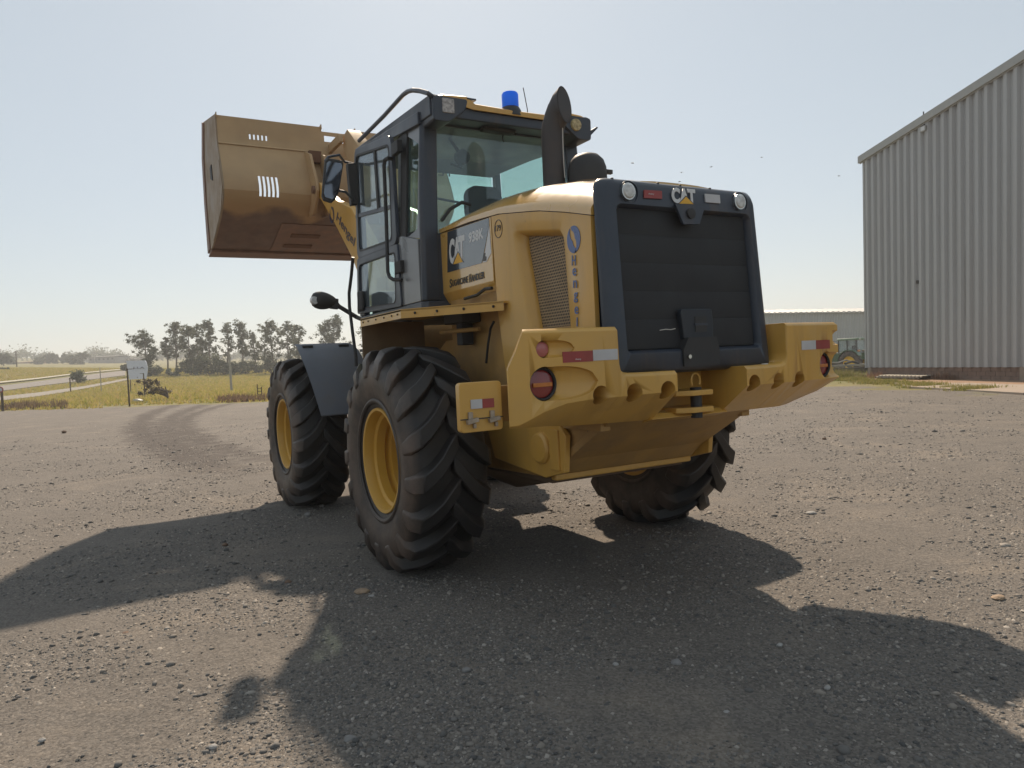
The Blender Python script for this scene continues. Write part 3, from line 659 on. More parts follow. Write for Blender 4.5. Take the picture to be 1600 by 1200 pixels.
# ---- rear side shroud with the screened air intake
def shroud(s):
    mb = MB(); x = s * HW; N = 40
    top = [(y, zseam(y) - 0.027) for y in np.linspace(-0.695, -1.835, 10)]
    outer = [(-0.80, 1.30), (-0.72, 1.80)] + top + [(-1.835, 1.30)]
    inner0 = rpoly([(-0.955, 2.285), (-1.565, 2.185), (-1.60, 1.52), (-1.14, 1.54)], 0.06)
    inner1 = rpoly([(-1.035, 2.235), (-1.525, 2.150), (-1.56, 1.53), (-1.185, 1.545)], 0.035)
    c = np.array([-1.28, 1.86])
    def ray_hit(poly, ang):
        d = np.array([math.cos(ang), math.sin(ang)]); best = None
        for i in range(len(poly)):
            a = np.array(poly[i]); b = np.array(poly[(i + 1) % len(poly)]); e = b - a; den = d[0] * e[1] - d[1] * e[0]
            if abs(den) < 1e-9: continue
            t = ((a - c)[0] * e[1] - (a - c)[1] * e[0]) / den; q = ((a - c)[0] * d[1] - (a - c)[1] * d[0]) / den
            if t > 0 and -1e-6 <= q <= 1 + 1e-6 and (best is None or t < best): best = t
        return c + d * best
    angs = sorted(set([math.atan2(p[1] - c[1], p[0] - c[0]) for p in outer]) | set(np.linspace(-math.pi, math.pi, 48, endpoint=False)))
    ro = [ray_hit(outer, a) for a in angs]; r0_ = [ray_hit(inner0, a) for a in angs]; r1 = [ray_hit(inner1, a) for a in angs]
    secs = [[(x - s * 0.03, *p) for p in ro], [(x, *p) for p in ro], [(x, *p) for p in r0_]]
    mids = [(0.25, 0.006), (0.55, 0.022), (0.85, 0.05), (1.0, 0.066), (1.0, 0.085)]
    for t, d in mids: secs.append([(x - s * d, *((1 - t) * np.array(p) + t * np.array(q))) for p, q in zip(r0_, r1)])
    mb.loft(secs, cap=False)
    o = mb.build('side_shroud', M_Y, LD, smooth=50)
    mb = MB(); mb.prism(rpoly([(-1.02, 2.245), (-1.53, 2.158), (-1.57, 1.50), (-1.18, 1.50)], 0.03), x - s * 0.088, x - s * 0.078, 'x')
    mb.build('intake_screen', M_SCR, o, smooth=0)
    # lower body behind the wheel
    mb = MB(); mb.prism([(-0.80, 1.32), (-0.72, 1.80), (-0.70, 1.92), (0.1, 1.92), (0.1, 1.0), (-1.80, 1.0), (-1.80, 1.32)], x - s * 0.03, x - s * 0.10, 'x')
    mb.build('inner_side', M_YD, o, bevel=0.006)
    return o
SHL = shroud(-1); SHR = shroud(1)
# ---- front side panel, underside turned in
def panel(s):
    x = s * HW
    mb = MB(); secs = []
    for y, zl in ((0.16, 1.925), (-0.682, 1.925)):
        zt = zseam(y) - 0.027
        secs.append([(x - s * .03, y, zt), (x, y, zt), (x, y, 1.985), (x - s * 0.045, y, 1.905), (x - s * .07, y, 1.905)])
    mb.loft(secs); return mb.build('side_panel', M_YG, LD, bevel=0.005)
PNL = panel(-1); PNR = panel(1)
XD = -HW - 0.003
def px3(u, v): return px_x(u, v, XD)
def flat(name, pix, m, parent, off=0.0, thick=0.0025):
    b = MB(); P = [px_x(u, v, XD - off) for u, v in pix]; n = len(P); Q = [p + np.array([thick + off, 0, 0]) for p in P]
    b.add(P + Q, [tuple(range(n))] + [(i, (i + 1) % n, n + (i + 1) % n, n + i) for i in range(n)])
    return b.build(name, m, parent, smooth=0)
flat('decal_band', [(699, 362.5), (763.5, 340.5), (764, 352), (757, 390), (752.5, 411), (699, 426)], M_DEC, PNL)
flat('decal_stripe', [(764.3, 353), (767.2, 395), (760, 409), (754, 410), (758.0, 391)], M_WHT, PNL)
text('lettering', 'C', px3(702.5, 414), px3(711, 411.5), px3(701.5, 374.5), M_WHT, PNL, bold=0.045)
text('lettering', 'A', px3(709, 412), px3(720, 409), px3(708.5, 372), M_WHT, PNL, bold=0.045)
text('lettering', 'T', px3(716.5, 409), px3(726.5, 406.5), px3(716, 369.5), M_WHT, PNL, bold=0.045)
flat('emblem', [(706.5, 415), (715.5, 391.5), (724.5, 410.5)], M_DEC, PNL, 0.003)
flat('emblem', [(708.3, 413), (715.5, 395), (722.8, 409.3)], M_TRI, PNL, 0.005)
text('lettering', '938K', px3(733, 380.5), px3(756, 372.5), px3(732.5, 364), M_WHT, PNL, bold=0.03)
text('lettering', 'S', px3(702.7, 450), px3(706.3, 449), px3(702.5, 436.5), M_TXT, PNL, bold=0.02)
text('lettering', 'UGARCANE', px3(706.8, 448), px3(731, 441.5), px3(706.6, 438), M_TXT, PNL, bold=0.02)
text('lettering', 'H', px3(733, 441.5), px3(736, 440.7), px3(732.8, 428.5), M_TXT, PNL, bold=0.02)
text('lettering', 'ANDLER', px3(736.5, 440.4), px3(757, 434.5), px3(736.3, 430), M_TXT, PNL, bold=0.02)
flat('emblem', [(753.3, 408.5), (755.3, 396), (758.5, 395), (757.5, 400), (759.8, 401), (759.5, 407)], M_TXT, PNL, 0.002)
# ---- lettering on the shroud: number in a ring, swirl emblem, name running down
mb = MB(); c = px3(778.3, 357.5)
ring = []
for rr_ in (1.0, 0.93):
    ring.append([(XD, c[1] + 0.055 * rr_ * math.cos(a), c[2] + 0.062 * rr_ * math.sin(a)) for a in np.linspace(0, 2 * math.pi, 32, endpoint=False)])
mb.loft([[(XD + .004, *p[1:]) for p in ring[0]], ring[0], ring[1], [(XD + .004, *p[1:]) for p in ring[1]]], cap=False); mb.build('number_ring', M_TXT, SHL, smooth=0)
text('lettering', '179', px3(774, 362), px3(782.5, 360), px3(773.7, 353), M_TXT, SHL)
def crescent(cpx, ry, rz, a0, a1, m, parent):
    c = px3(*cpx); b = MB(); n = 14; out = []; inn = []
    for k in range(n + 1):
        t = k / n; a = R(a0 + (a1 - a0) * t); w = 0.50 * math.sin(math.pi * min(1, max(0, t * 0.9 + 0.1))) + 0.02
        out.append((c[1] + ry * math.cos(a), c[2] + rz * math.sin(a))); inn.append((c[1] + ry * (1 - 1.5 * w) * math.cos(a), c[2] + rz * (1 - 1.5 * w) * math.sin(a)))
    poly = out + inn[::-1]; N = len(poly)
    fs = [(i, i + 1, N - 2 - i, N - 1 - i) for i in range(n)]
    vs = [(XD, *p) for p in poly] + [(XD + .004, *p) for p in poly]
    fs2 = [tuple(q + N for q in f[::-1]) for f in fs] + [(i, (i + 1) % N, N + (i + 1) % N, N + i) for i in range(N)]
    b.add(vs, fs + fs2); return b.build('emblem', m, parent, smooth=0)
crescent((896, 374), 0.066, 0.078, 70, 265, M_BLU, SHL)
crescent((896, 374), 0.066, 0.078, -110, 60, M_BLU, SHL)
for i, (ch, v) in enumerate(zip('Hengel', (407, 425, 444, 465, 485, 503))):
    hgt = {'H': 8, 'l': 7, 'g': 8}.get(ch, 6); wd = 3.0 if ch != 'l' else 0.8; u = 896.5 + 0.055 * (v - 407)
    text('lettering', ch, px3(u - wd, v + hgt), px3(u + wd, v + hgt * 0.97), px3(u - wd, v - hgt), M_BLU, SHL, bold=0.012)

# ---- rear grille housing
def lean(z): return (z - 1.35) * 0.065
def grow(hw, z0, z1, r, y, wtop=0.0, N=6):
    rb = min(r, 0.022); pts = []; out = []
    for cx, cy, a0, rr_ in ((hw - rb, z0 + rb, -90, rb), (hw - r, z1 - r, 0, r), (-hw + r, z1 - r, 90, r), (-hw + rb, z0 + rb, 180, rb)):
        for k in range(N + 1): a = R(a0 + 90 * k / N); pts.append((cx + rr_ * math.cos(a), cy + rr_ * math.sin(a)))
    for (x, z) in pts:
        k = 1 - wtop * (z - z0) / (z1 - z0); out.append((x * k, y + lean(z), z))
    return out
mb = MB()
secs = [grow(0.58, 1.31, 2.36, 0.08, -1.80, 0.03), grow(0.60, 1.31, 2.38, 0.08, -1.905, 0.03), grow(0.630, 1.31, 2.412, 0.07, -1.912, 0.03), grow(0.628, 1.315, 2.410, 0.075, -1.940, 0.03), grow(0.595, 1.33, 2.392, 0.08, -1.972, 0.03), grow(0.565, 1.345, 2.37, 0.08, -1.982, 0.03),
        grow(0.525, 1.43, 2.262, 0.04, -1.988, 0.01), grow(0.515, 1.445, 2.25, 0.035, -1.972, 0.01), grow(0.505, 1.45, 2.243, 0.035, -1.935, 0.01)]
mb.loft(secs, cap=False)
GR = mb.build('grille', M_DK, LD, smooth=45)
mb = MB(); mb.add(grow(0.512, 1.44, 2.25, 0.04, -1.93, 0.01), [tuple(range(28))]); mb.build('backing', M_GRL, GR, smooth=0)
for k in range(5):
    z = 1.475 + k * 0.160
    mb = MB(); y = -1.935 + lean(z); mb.prism([(y - 0.010, z - 0.022), (y - 0.012, z), (y - 0.006, z + 0.13), (y - 0.002, z + 0.145), (y + 0.004, z + 0.145), (y + .002, z - 0.022)], -0.503, 0.503, 'x')
    mb.build('louvre', M_GRL, GR, bevel=0.004)
def on_g(u, v, e=0.0):
    """pixel on the grille face (leaning plane)"""
    y = -1.99
    for _ in range(4): p = px_y(u, v, y); y = -1.99 + lean(p[2]) - e
    return px_y(u, v, y)
def quad(name, cs, m, parent, off=0.004):
    P = [np.array(c) for c in cs]; n = np.cross(P[1] - P[0], P[2] - P[0]); n /= np.linalg.norm(n)
    if n[1] > 0: n = -n
    b = MB(); A = [p + n * off for p in P]; B = [p - n * 0.004 for p in P]; k = len(P)
    b.add(A + B, [tuple(range(k))] + [(i, (i + 1) % k, k + (i + 1) % k, k + i) for i in range(k)]); return b.build(name, m, parent, smooth=0)
quad('reflector_tape', [on_g(1006, 297), on_g(1033.5, 298.5), on_g(1034, 311), on_g(1006, 309.5)], M_RED, GR)
text('lettering', 'Avery', on_g(1013, 304.5, .005), on_g(1022, 305, .005), on_g(1013, 301.5, .005), M_WHT, GR, thick=0.001)
quad('reflector_tape', [on_g(1101, 303), on_g(1124, 305), on_g(1125, 318), on_g(1102, 316)], M_REW, GR)
for ch, u0, u1, va, vb in (('C', 1048.5, 1062, 292.5, 317), ('A', 1060.5, 1076, 294, 318), ('T', 1073.5, 1086, 295, 319)):
    text('lettering', ch, on_g(u0 + 1.5, vb, .004), on_g(u1 + 1, vb + 1, .004), on_g(u0, va, .004), M_WHT, GR, bold=0.05, thick=0.004)
quad('emblem', [on_g(1058.5, 319.5, .006), on_g(1071.5, 305.5, .006), on_g(1085.5, 320.5, .006)], M_DK, GR, 0.003)
quad('emblem', [on_g(1061, 318.4, .008), on_g(1071.5, 307.5, .008), on_g(1083, 319.2, .008)], M_TRI, GR, 0.004)
# latch plate under the emblem and bracket at the foot
quad('latch_plate', [on_g(1053, 319, .01), on_g(1100, 321, .01), on_g(1091, 351, .01), on_g(1066, 351, .01)], M_DK, GR, 0.012)
mb = MB(); p = on_g(1078, 334, .02); mb.lathe([(0.02, .03), (-0.016, .03), (-0.018, .022), (-0.018, .001)], p, 'y', 20); mb.build('lock', M_BLK, GR)
mb = MB(); mb.prism([(-0.10, 1.50), (-0.12, 1.655), (-0.11, 1.675), (0.125, 1.675), (0.135, 1.60), (0.13, 1.50)], -1.972, -1.93, 'y'); o = mb.build('foot_bracket', mat('bracket_dark', (0.020, 0.026, 0.036), 0.5), GR, bevel=0.008)
mb = MB(); mb.prism([(-0.13, 1.345), (-0.13, 1.44), (-0.09, 1.51), (0.13, 1.51), (0.15, 1.44), (0.15, 1.345)], -1.996, -1.93, 'y'); mb.box(-0.015, 0.075, -1.976, -1.95, 1.54, 1.63); mb.build('pocket', M_BLK, GR)
mb = MB(); mb.box(-0.02, 0.08, -1.98, -1.95, 1.578, 1.592); mb.build('bracket_bar', M_DK, GR)
mb = MB(); mb.disc((-0.10, -1.994, 1.40), 0.012, 'y', -0.02, 12); mb.build('bolt', M_CHR, GR)
mb = MB(); mb.tube([on_g(1031, 516, .02), on_g(1040, 514.5, .03), on_g(1048, 515, .03), on_g(1055, 513.5, .02)], 0.0025, 6); mb.build('wire', M_WIRE, GR)
for s in (-1, 1):   # lamps in their cups
    x = s * 0.432; z = 2.328; y = -1.985 + lean(z)
    mb = MB(); mb.lathe([(0.03, .062), (-0.004, .064), (-0.008, .060), (0.004, .055), (0.02, .052), (0.025, .001)], (x + 0.012, y, z), 'y', 32); mb.build('lamp_cup', M_DK, GR)
    mb = MB(); mb.lathe([(0.03, .044), (-0.016, .044), (-0.026, .034), (-0.030, .001)], (x - 0.006, y - 0.006, z), 'y', 28); mb.build('work_lamp', M_LWH, GR)
    mb = MB(); mb.lathe([(0.03, .047), (-0.018, .047), (-0.018, .041)], (x - 0.006, y - 0.006, z), 'y', 28); mb.build('lamp_bezel', M_CHR, GR)
for x in (-0.5, -0.17, 0.0, 0.24): 
    mb = MB(); mb.lathe([(2.38, .009), (2.409, .009), (2.412, .005)], (x, -1.88, 0), 'z', 10, True); mb.build('rubber_stop', M_BLK, GR)
mb = MB(); mb.lathe([(1.28, .02), (1.335, .02)], (0.50, -2.02, 0), 'z', 10, True); mb.build('drain_plug', M_WHT, GR)

# ---- platform over the rear wheels
for s in (-1, 1):
    poly = [(s * 1.15, 0.66), (s * 1.15, -0.25), (s * 0.66, -0.87), (s * 0.60, -0.87), (s * 0.60, 0.66)]
    mb = MB(); mb.prism(poly, 1.815, 1.83, 'z')
    # folded lip
    for a, b_ in ((poly[0], poly[1]), (poly[1], poly[2])):
        a = np.array(a); b_ = np.array(b_); d = b_ - a; n = np.array([-d[1], d[0]]); n = n / np.linalg.norm(n) * (-0.006 * s)
        mb.add([(*a, 1.826), (*b_, 1.826), (*b_, 1.765), (*a, 1.765), (*(a + n), 1.826), (*(b_ + n), 1.826), (*(b_ + n), 1.765), (*(a + n), 1.765)],
               [(0, 1, 2, 3), (7, 6, 5, 4), (0, 4, 5, 1), (3, 2, 6, 7), (0, 3, 7, 4), (1, 5, 6, 2)])
    o = mb.build('fender_platform', M_Y, LD, smooth=30)
    mb = MB(); mb.prism([(s * 1.148, 1.80), (s * 1.148, 1.50), (s * 1.10, 1.30), (s * 0.60, 1.30), (s * 0.60, 1.80)], 0.640, 0.652, 'y'); mb.build('splash_plate', mat('brown_plate', (0.22, 0.14, 0.07), .7, var=.2, vscale=4, dust=(.12, .085, .06), dust_amt=.7), o)  # plate in a darker brown than the platform above it
    for t in (0.08, 0.22, 0.42, 0.62, 0.8, 0.93):
        y = 0.66 - 0.91 * t; mb = MB(); mb.disc((s * 1.150, y, 1.797), 0.007, 'x', s * 0.006, 8); mb.build('bolt', M_BLK, o)
    for t in (0.14, 0.36, 0.62, 0.9):
        x = s * (1.15 - 0.49 * t); y = -0.25 - 0.62 * t; mb = MB(); mb.disc((x - s * 0.004, y - .008, 1.797), 0.009, 'x', s * 0.01, 8); mb.build('bolt', M_BLK, o)
# latch, rod and hose in the wheel arch
mb = MB(); mb.box(-0.76, -0.60, -0.42, -0.12, 1.72, 1.81); mb.box(-0.72, -0.62, -0.33, -0.24, 1.56, 1.74); mb.build('latch_housing', M_BLK, LD, bevel=0.01)
mb = MB(); mb.tube([(-0.79, -0.12, 1.665), (-0.66, -0.50, 1.665)], 0.016, 8); mb.build('support_bar', M_YD, LD)
mb = MB(); mb.tube([(-0.66, -0.72, 1.70), (-0.655, -0.66, 1.66), (-0.65, -0.60, 1.55), (-0.65, -0.56, 1.42)], 0.009, 8); mb.build('hose', M_HOSE, LD)
mb = MB(); mb.tube([(-0.640, -0.25, 1.905), (-0.640, -0.45, 1.91), (-0.640, -0.58, 1.94), (-0.640, -0.68, 1.935)], 0.012, 8); mb.build('hose', M_HOSE, LD)

# ---- cab
CABT = lambda y: 3.375 + 0.075 * y      # top of the side frames
# floor and lower shell
mb = MB(); mb.prism([(-0.80, 0.20), (-0.76, 0.15), (0.76, 0.15), (0.80, 0.20), (0.80, 1.72), (-0.80, 1.72)], 1.832, 1.93, 'z')
CAB = mb.build('cab', M_DKC, LD, bevel=0.01)
mb = MB(); mb.box(-0.655, 0.655, 0.155, 0.18, 1.93, 2.46); mb.build('rear_wall', M_DK, CAB)
for s in (-1, 1):
    mb = MB(); secs = []
    for z, k in ((1.93, 1.0), (2.5, 0.985), (3.0, 0.955), (3.37, 0.925)):
        secs.append([(s * 0.80 * k, 0.20, z), (s * 0.80 * k, 0.172, z), (s * 0.775 * k, 0.15, z), (s * 0.655 * k, 0.15, z), (s * 0.645 * k, 0.19, z), (s * 0.76 * k, 0.20, z)])
    mb.loft(secs); mb.build('rear_pillar', M_DK, CAB, bevel=0.012)
    mb = MB(); mb.loft([[(s * .80, 1.60, 1.93), (s * .80, 1.74, 1.93), (s * .74, 1.74, 1.93), (s * .74, 1.60, 1.93)], [(s * .775, 1.62, 3.48), (s * .775, 1.70, 3.48), (s * .72, 1.70, 3.48), (s * .72, 1.62, 3.48)]]); mb.build('front_pillar', M_DKC, CAB, bevel=0.01)
# grey lower side panel behind the door
def lean_in(z): return 0.80 - 0.055 * max(0, (z - 2.4)) / 0.95
for s in (-1, 1):
    mb = MB(); mb.prism([(0.20, 1.93), (0.64, 1.93), (0.60, 2.50), (0.54, 2.50), (0.20, 2.415)], s * 0.775, s * 0.803, 'x'); mb.build('side_panel', M_GREYP, CAB, bevel=0.006)
    outer = rpoly([(0.18, 2.42), (0.18, 3.34), (0.66, 3.40), (0.66, 2.52)], 0.02, 4); inner = rpoly([(0.235, 2.50), (0.215, 3.17), (0.46, 3.30), (0.48, 2.47)], 0.03, 4)
    mb = MB(); ring_plate(mb, outer, inner, s * 0.755, s * 0.790, 'x')
    mb.v = [(v_[0] + s * (lean_in(v_[2]) - 0.80), v_[1], v_[2]) for v_ in mb.v]; mb.build('quarter_frame', M_GREYP if s < 0 else M_DK, CAB, bevel=0.005)
    mb = MB(); mb.prism(rpoly([(0.25, 2.48), (0.21, 3.2), (0.48, 3.32), (0.51, 2.45)], 0.02, 2), s * 0.768, s * 0.772, 'x'); mb.v = [(v_[0] + s * (lean_in(v_[2]) - 0.80), v_[1], v_[2]) for v_ in mb.v]; mb.build('quarter_window', M_GL, CAB, smooth=0)
    mb = MB(); mb.prism([(0.47, 2.42), (0.445, 3.33), (0.58, 3.385), (0.58, 2.42)], s * 0.775, s * 0.800, 'x'); mb.v = [(v_[0] + s * (lean_in(v_[2]) - 0.80), v_[1], v_[2]) for v_ in mb.v]; mb.build('door_post', M_BLK, CAB, bevel=0.005)
    mb = MB(); mb.prism([(0.16, 3.30), (0.16, 3.40), (1.72, 3.53), (1.72, 3.44)], s * 0.68, s * 0.765, 'x'); mb.build('roof_rail', M_DK, CAB, bevel=0.01)
mb = MB(); mb.prism(rpoly([(-0.66, 2.45), (-0.625, 3.33), (0.625, 3.33), (0.66, 2.45)], 0.05, 3), 0.163, 0.170, 'y'); mb.build('rear_window', M_GLR, CAB, smooth=0)
mb = MB(); mb.box(-0.63, 0.63, 0.15, 0.19, 3.31, 3.42); mb.build('rear_header', M_DK, CAB, bevel=0.008)
mb = MB(); mb.add([(-.74, 1.74, 1.95), (.74, 1.74, 1.95), (.70, 1.69, 3.46), (-.70, 1.69, 3.46), (-.74, 1.735, 1.95), (.74, 1.735, 1.95), (.70, 1.685, 3.46), (-.70, 1.685, 3.46)], [(0, 1, 2, 3), (7, 6, 5, 4)]); mb.build('windscreen', M_GL, CAB, smooth=0)
mb = MB(); mb.prism([(0.66, 1.95), (0.66, 3.36), (1.60, 3.43), (1.60, 1.95)], 0.77, 0.776, 'x'); mb.build('side_window', M_GL, CAB, smooth=0)
mb = MB(); mb.box(-.70, .70, 0.19, 1.66, 3.375, 3.39); mb.build('headliner', M_HEAD, CAB)
# inside: seat, steering wheel, console, right-hand post
mb = MB(); mb.prism(rrect(-0.27, 0.27, 2.00, 2.62, 0.08, 4), 0.52, 0.66, 'y'); mb.prism(rrect(-0.17, 0.17, 2.66, 2.97, 0.09, 5), 0.53, 0.64, 'y'); mb.box(-.06, .06, .57, .61, 2.55, 2.75); mb.box(-.27, .27, .60, 1.08, 2.00, 2.13); mb.box(-.36, -.28, .55, .95, 2.22, 2.30); mb.box(.28, .36, .55, .95, 2.22, 2.30)
mb.build('seat', M_SEAT, CAB, bevel=0.03, seg=3)
mb = MB(); mb.tube([(0.19 * math.cos(a), 1.28 + 0.10 * math.sin(a), 2.50 + 0.16 * math.sin(a)) for a in np.linspace(0, 2 * math.pi, 25)], 0.014, 8); mb.tube([(0, 1.28, 2.50), (0, 1.45, 2.1), (0, 1.5, 1.95)], 0.035, 8); mb.tube([(-.18, 1.28, 2.5), (.18, 1.28, 2.5)], 0.012, 6); mb.build('steering_wheel', M_BLK, CAB)
mb = MB(); mb.box(0.42, 0.70, 0.75, 1.46, 1.93, 2.42); mb.box(-.7, .7, 1.45, 1.68, 1.93, 2.15); mb.build('console', M_INT, CAB, bevel=0.02)
# lettering on the windscreen, seen in reverse from behind
text('screen_lettering', 'FE', px_y(685, 274, 1.632), px_y(703, 276, 1.632), px_y(685, 263, 1.632), M_INT, CAB, mirror=True, thick=0.002)
mb = MB(); mb.tube([px_y(683, 310, 0.22), px_y(720, 317, 0.22), px_y(728, 319, 0.22)], 0.010, 6); mb.tube([px_y(722, 262, 0.22), px_y(704, 256, 0.24)], 0.010, 6); mb.build('tie_bar', M_BLK, CAB)
mb = MB(); p = px_y(722, 246, 0.3); mb.lathe([(-.04, .03), (-.03, .06), (0.03, .06), (0.04, .03)], p, 'y', 16, True); mb.tube([p, p + np.array([0, .25, .25])], .015, 6); mb.build('fan', M_BLK, CAB)
mb = MB(); mb.tube([px_y(690, 345, .15), px_y(703, 327, .13), px_y(722, 316, .12), px_y(735, 320, .12)], 0.014, 8); mb.build('wiper', M_BLK, CAB)
mb = MB(); mb.tube([px_y(787, 222, .14), px_y(785, 216, .135), px_y(788, 205, .13), px_y(798, 188, .11), px_y(802, 198, .13), px_y(806, 212, .13), px_y(811, 200, .12)], 0.005, 6); mb.build('cable', M_HOSE, CAB)

# ---- door
XO = -0.822
DR_O = rpoly([(1.745, 1.955), (0.575, 1.925), (0.615, 3.352), (1.575, 3.49)], 0.09, 5)
DR_OU = rpoly([(1.66, 2.475), (0.60, 2.445), (0.615, 3.352), (1.575, 3.49)], 0.09, 5)
DR_IU = rpoly([(1.575, 2.54), (0.715, 2.50), (0.675, 3.275), (1.535, 3.415)], 0.06, 5)
DR_OL = rpoly([(1.745, 1.955), (0.575, 1.925), (0.60, 2.447), (1.665, 2.477)], 0.03, 5)
DR_IL = rpoly([(1.66, 2.005), (0.70, 1.965), (0.66, 2.385), (1.62, 2.41)], 0.06, 5)
mb = MB(); ring_plate(mb, DR_OU, DR_IU, XO + 0.035, XO, 'x'); ring_plate(mb, DR_OL, DR_IL, XO + 0.035, XO, 'x')
DOOR = mb.build('door', M_DKC, LD, bevel=0.006)
mb = MB()
def offs(poly, k):
    c = np.mean(np.array(poly), 0); return [tuple(c + (np.array(p) - c) * k) for p in poly]
ring_plate(mb, offs(DR_IU, 1.035), offs(DR_IU, 0.99), XO - 0.002, XO + 0.004, 'x'); ring_plate(mb, offs(DR_IL, 1.03), offs(DR_IL, 0.99), XO - 0.002, XO + 0.004, 'x'); mb.build('seal', M_BLK, DOOR)
mb = MB(); mb.prism(DR_IU, XO + 0.012, XO + 0.018, 'x'); mb.build('upper_glass', M_GLD, DOOR, smooth=0)
mb = MB(); mb.prism(DR_IL, XO + 0.012, XO + 0.018, 'x'); mb.build('lower_glass', M_GLD, DOOR, smooth=0)
def bar_on_door(a, b_, w, m, nm, x0=XO + 0.002, x1=XO + 0.03):
    p = px_x(*a, XO)[1:]; q = px_x(*b_, XO)[1:]; d = (q - p) / np.linalg.norm(q - p); n = np.array([-d[1], d[0]]) * w / 2
    k = MB(); k.prism([tuple(p + n), tuple(q + n), tuple(q - n), tuple(p - n)], x0, x1, 'x'); return k.build(nm, m, DOOR, bevel=0.003)
bar_on_door((583.5, 234), (590, 328), 0.045, M_BLK, 'glass_divider')
bar_on_door((555, 338), (609, 323), 0.035, M_DKC, 'glass_rail')
# grab bar, handle, hinges
mb = MB(); q = [px_x(612, 248, XO - .005), px_x(606, 247, XO - .05), px_x(601.5, 250, XO - .06), px_x(600, 258, XO - .06), px_x(603.5, 340, XO - .06), px_x(606, 425, XO - .06), px_x(609, 433, XO - .055), px_x(615, 437, XO - .05), px_x(628, 437, XO - .005)]
mb.tube(q, 0.016, 10); mb.build('grab_bar', M_BLK, DOOR)
mb = MB(); hp = px_x(566, 470, XO); mb.prism([(hp[1] + .07, hp[2] - .10), (hp[1] - .07, hp[2] - .095), (hp[1] - .07, hp[2] + .085), (hp[1] + .07, hp[2] + .10)], XO - 0.03, XO + 0.005, 'x'); mb.build('door_handle', M_BLK, DOOR, bevel=0.02)
for (u, v) in ((617, 232), (622, 418)):
    mb = MB(); p = px_x(u, v, XO); mb.box(XO - 0.015, XO + .03, p[1] - .09, p[1] + .05, p[2] - .05, p[2] + .05); mb.build('hinge', M_BLK, DOOR, bevel=0.006)

# ---- roof
mb = MB(); secs = []
def roof_row(y, dz, k):
    zt = 3.435 + 0.05 * y + dz
    prof = [(-0.69, 0.016), (-0.70, 0.030), (-0.66, 0.046), (-0.45, 0.058), (-0.38, 0.010), (0, 0.004), (0.38, 0.010), (0.45, 0.058), (0.66, 0.046), (0.70, 0.030), (0.69, 0.016), (0.40, -0.035), (-0.40, -0.035)]
    return [(x * k, y, zt + z) for x, z in prof]
for y, dz, k in ((-0.06, -0.01, 0.97), (-0.04, 0.0, 0.98), (0.15, 0.005, 1.0), (1.0, 0.0, 1.0), (1.75, -0.02, 1.0), (1.86, -0.06, 0.96)): secs.append(roof_row(y, dz, k))
mb.loft(secs); ROOF = mb.build('roof', M_Y, LD, bevel=0.006, smooth=40)
mb = MB(); mb.loft([[(x, y, z + .05 * y) for x, z in ((-.745, 3.315), (.745, 3.315), (.745, 3.470), (.71, 3.480), (.43, 3.442), (.38, 3.40), (-.38, 3.40), (-.43, 3.442), (-.71, 3.480), (-.745, 3.470))] for y in (-.035, 1.78)]); mb.build('roof_skirt', M_DK, ROOF, bevel=0.012)
for s in (-1, 1):   # corner lamp housings
    mb = MB(); mb.prism(rpoly([(s * 0.73, 3.27), (s * 0.735, 3.46), (s * 0.43, 3.46), (s * 0.46, 3.37), (s * 0.60, 3.27)], 0.03, 3), -0.062, 0.16, 'y'); mb.build('lamp_housing', M_DK, ROOF, bevel=0.015)
    if s < 0:
        mb = MB(); mb.prism(rrect(-0.655, -0.555, 3.335, 3.445, 0.008, 2), -0.070, -0.05, 'y'); mb.build('work_lamp', mat('lamp_lens_grey', (0.36, 0.34, 0.33), 0.25, var=0.35, vscale=45), ROOF, bevel=0.004)
    else:
        mb = MB(); mb.lathe([(0.0, .052), (-.015, .048), (-.02, .001)], (0.575, -0.062, 3.385), 'y', 24); mb.build('work_lamp', mat('lamp_lens_amber', (0.40, 0.32, 0.16), 0.25, var=0.35, vscale=45), ROOF)
mb = MB(); mb.prism([(0.74, 3.36), (0.86, 3.43), (0.87, 3.42), (0.76, 3.32)], 0.02, 0.05, 'y'); mb.build('corner_bracket', M_DK, ROOF)
mb = MB(); mb.box(-0.44, -0.36, -0.06, 0.0, 3.462, 3.476); mb.build('corner_bracket', M_DK, ROOF)
# beacon
mb = MB(); mb.lathe([(3.40, .10), (3.43, .095), (3.475, .075), (3.48, .07)], (0.0, 0.03, 0), 'z', 28, True); mb.build('beacon_base', M_BLK, ROOF)
mb = MB(); mb.lathe([(3.478, .062), (3.485, .068), (3.585, .068), (3.60, .060), (3.603, .001)], (0.0, 0.03, 0), 'z', 28); mb.build('beacon', M_BLUE, ROOF)
mb = MB(); mb.box(-0.24, 0.06, 0.05, 0.15, 3.29, 3.40); mb.build('camera_housing', M_BLK, ROOF, bevel=0.02)
mb = MB(); p0 = px_y(824, 171, 0.4); p1 = px_y(817.5, 137, 0.4); mb.tube([(p0[0], p0[1], 3.45), p0, p1], 0.004, 6); mb.build('antenna', M_BLK, ROOF)
# long roof rail over the door
mb = MB(); XR = -0.80
q = [px_x(676, 151, -.72), px_x(668, 145.5, XR), px_x(656, 142, XR), px_x(645, 141, XR), px_x(637, 143, XR), px_x(630, 148, XR), px_x(600, 181, XR), px_x(561, 220, XR)]
mb.tube(q, 0.018, 10); mb.build('roof_handrail', M_DKC, LD)

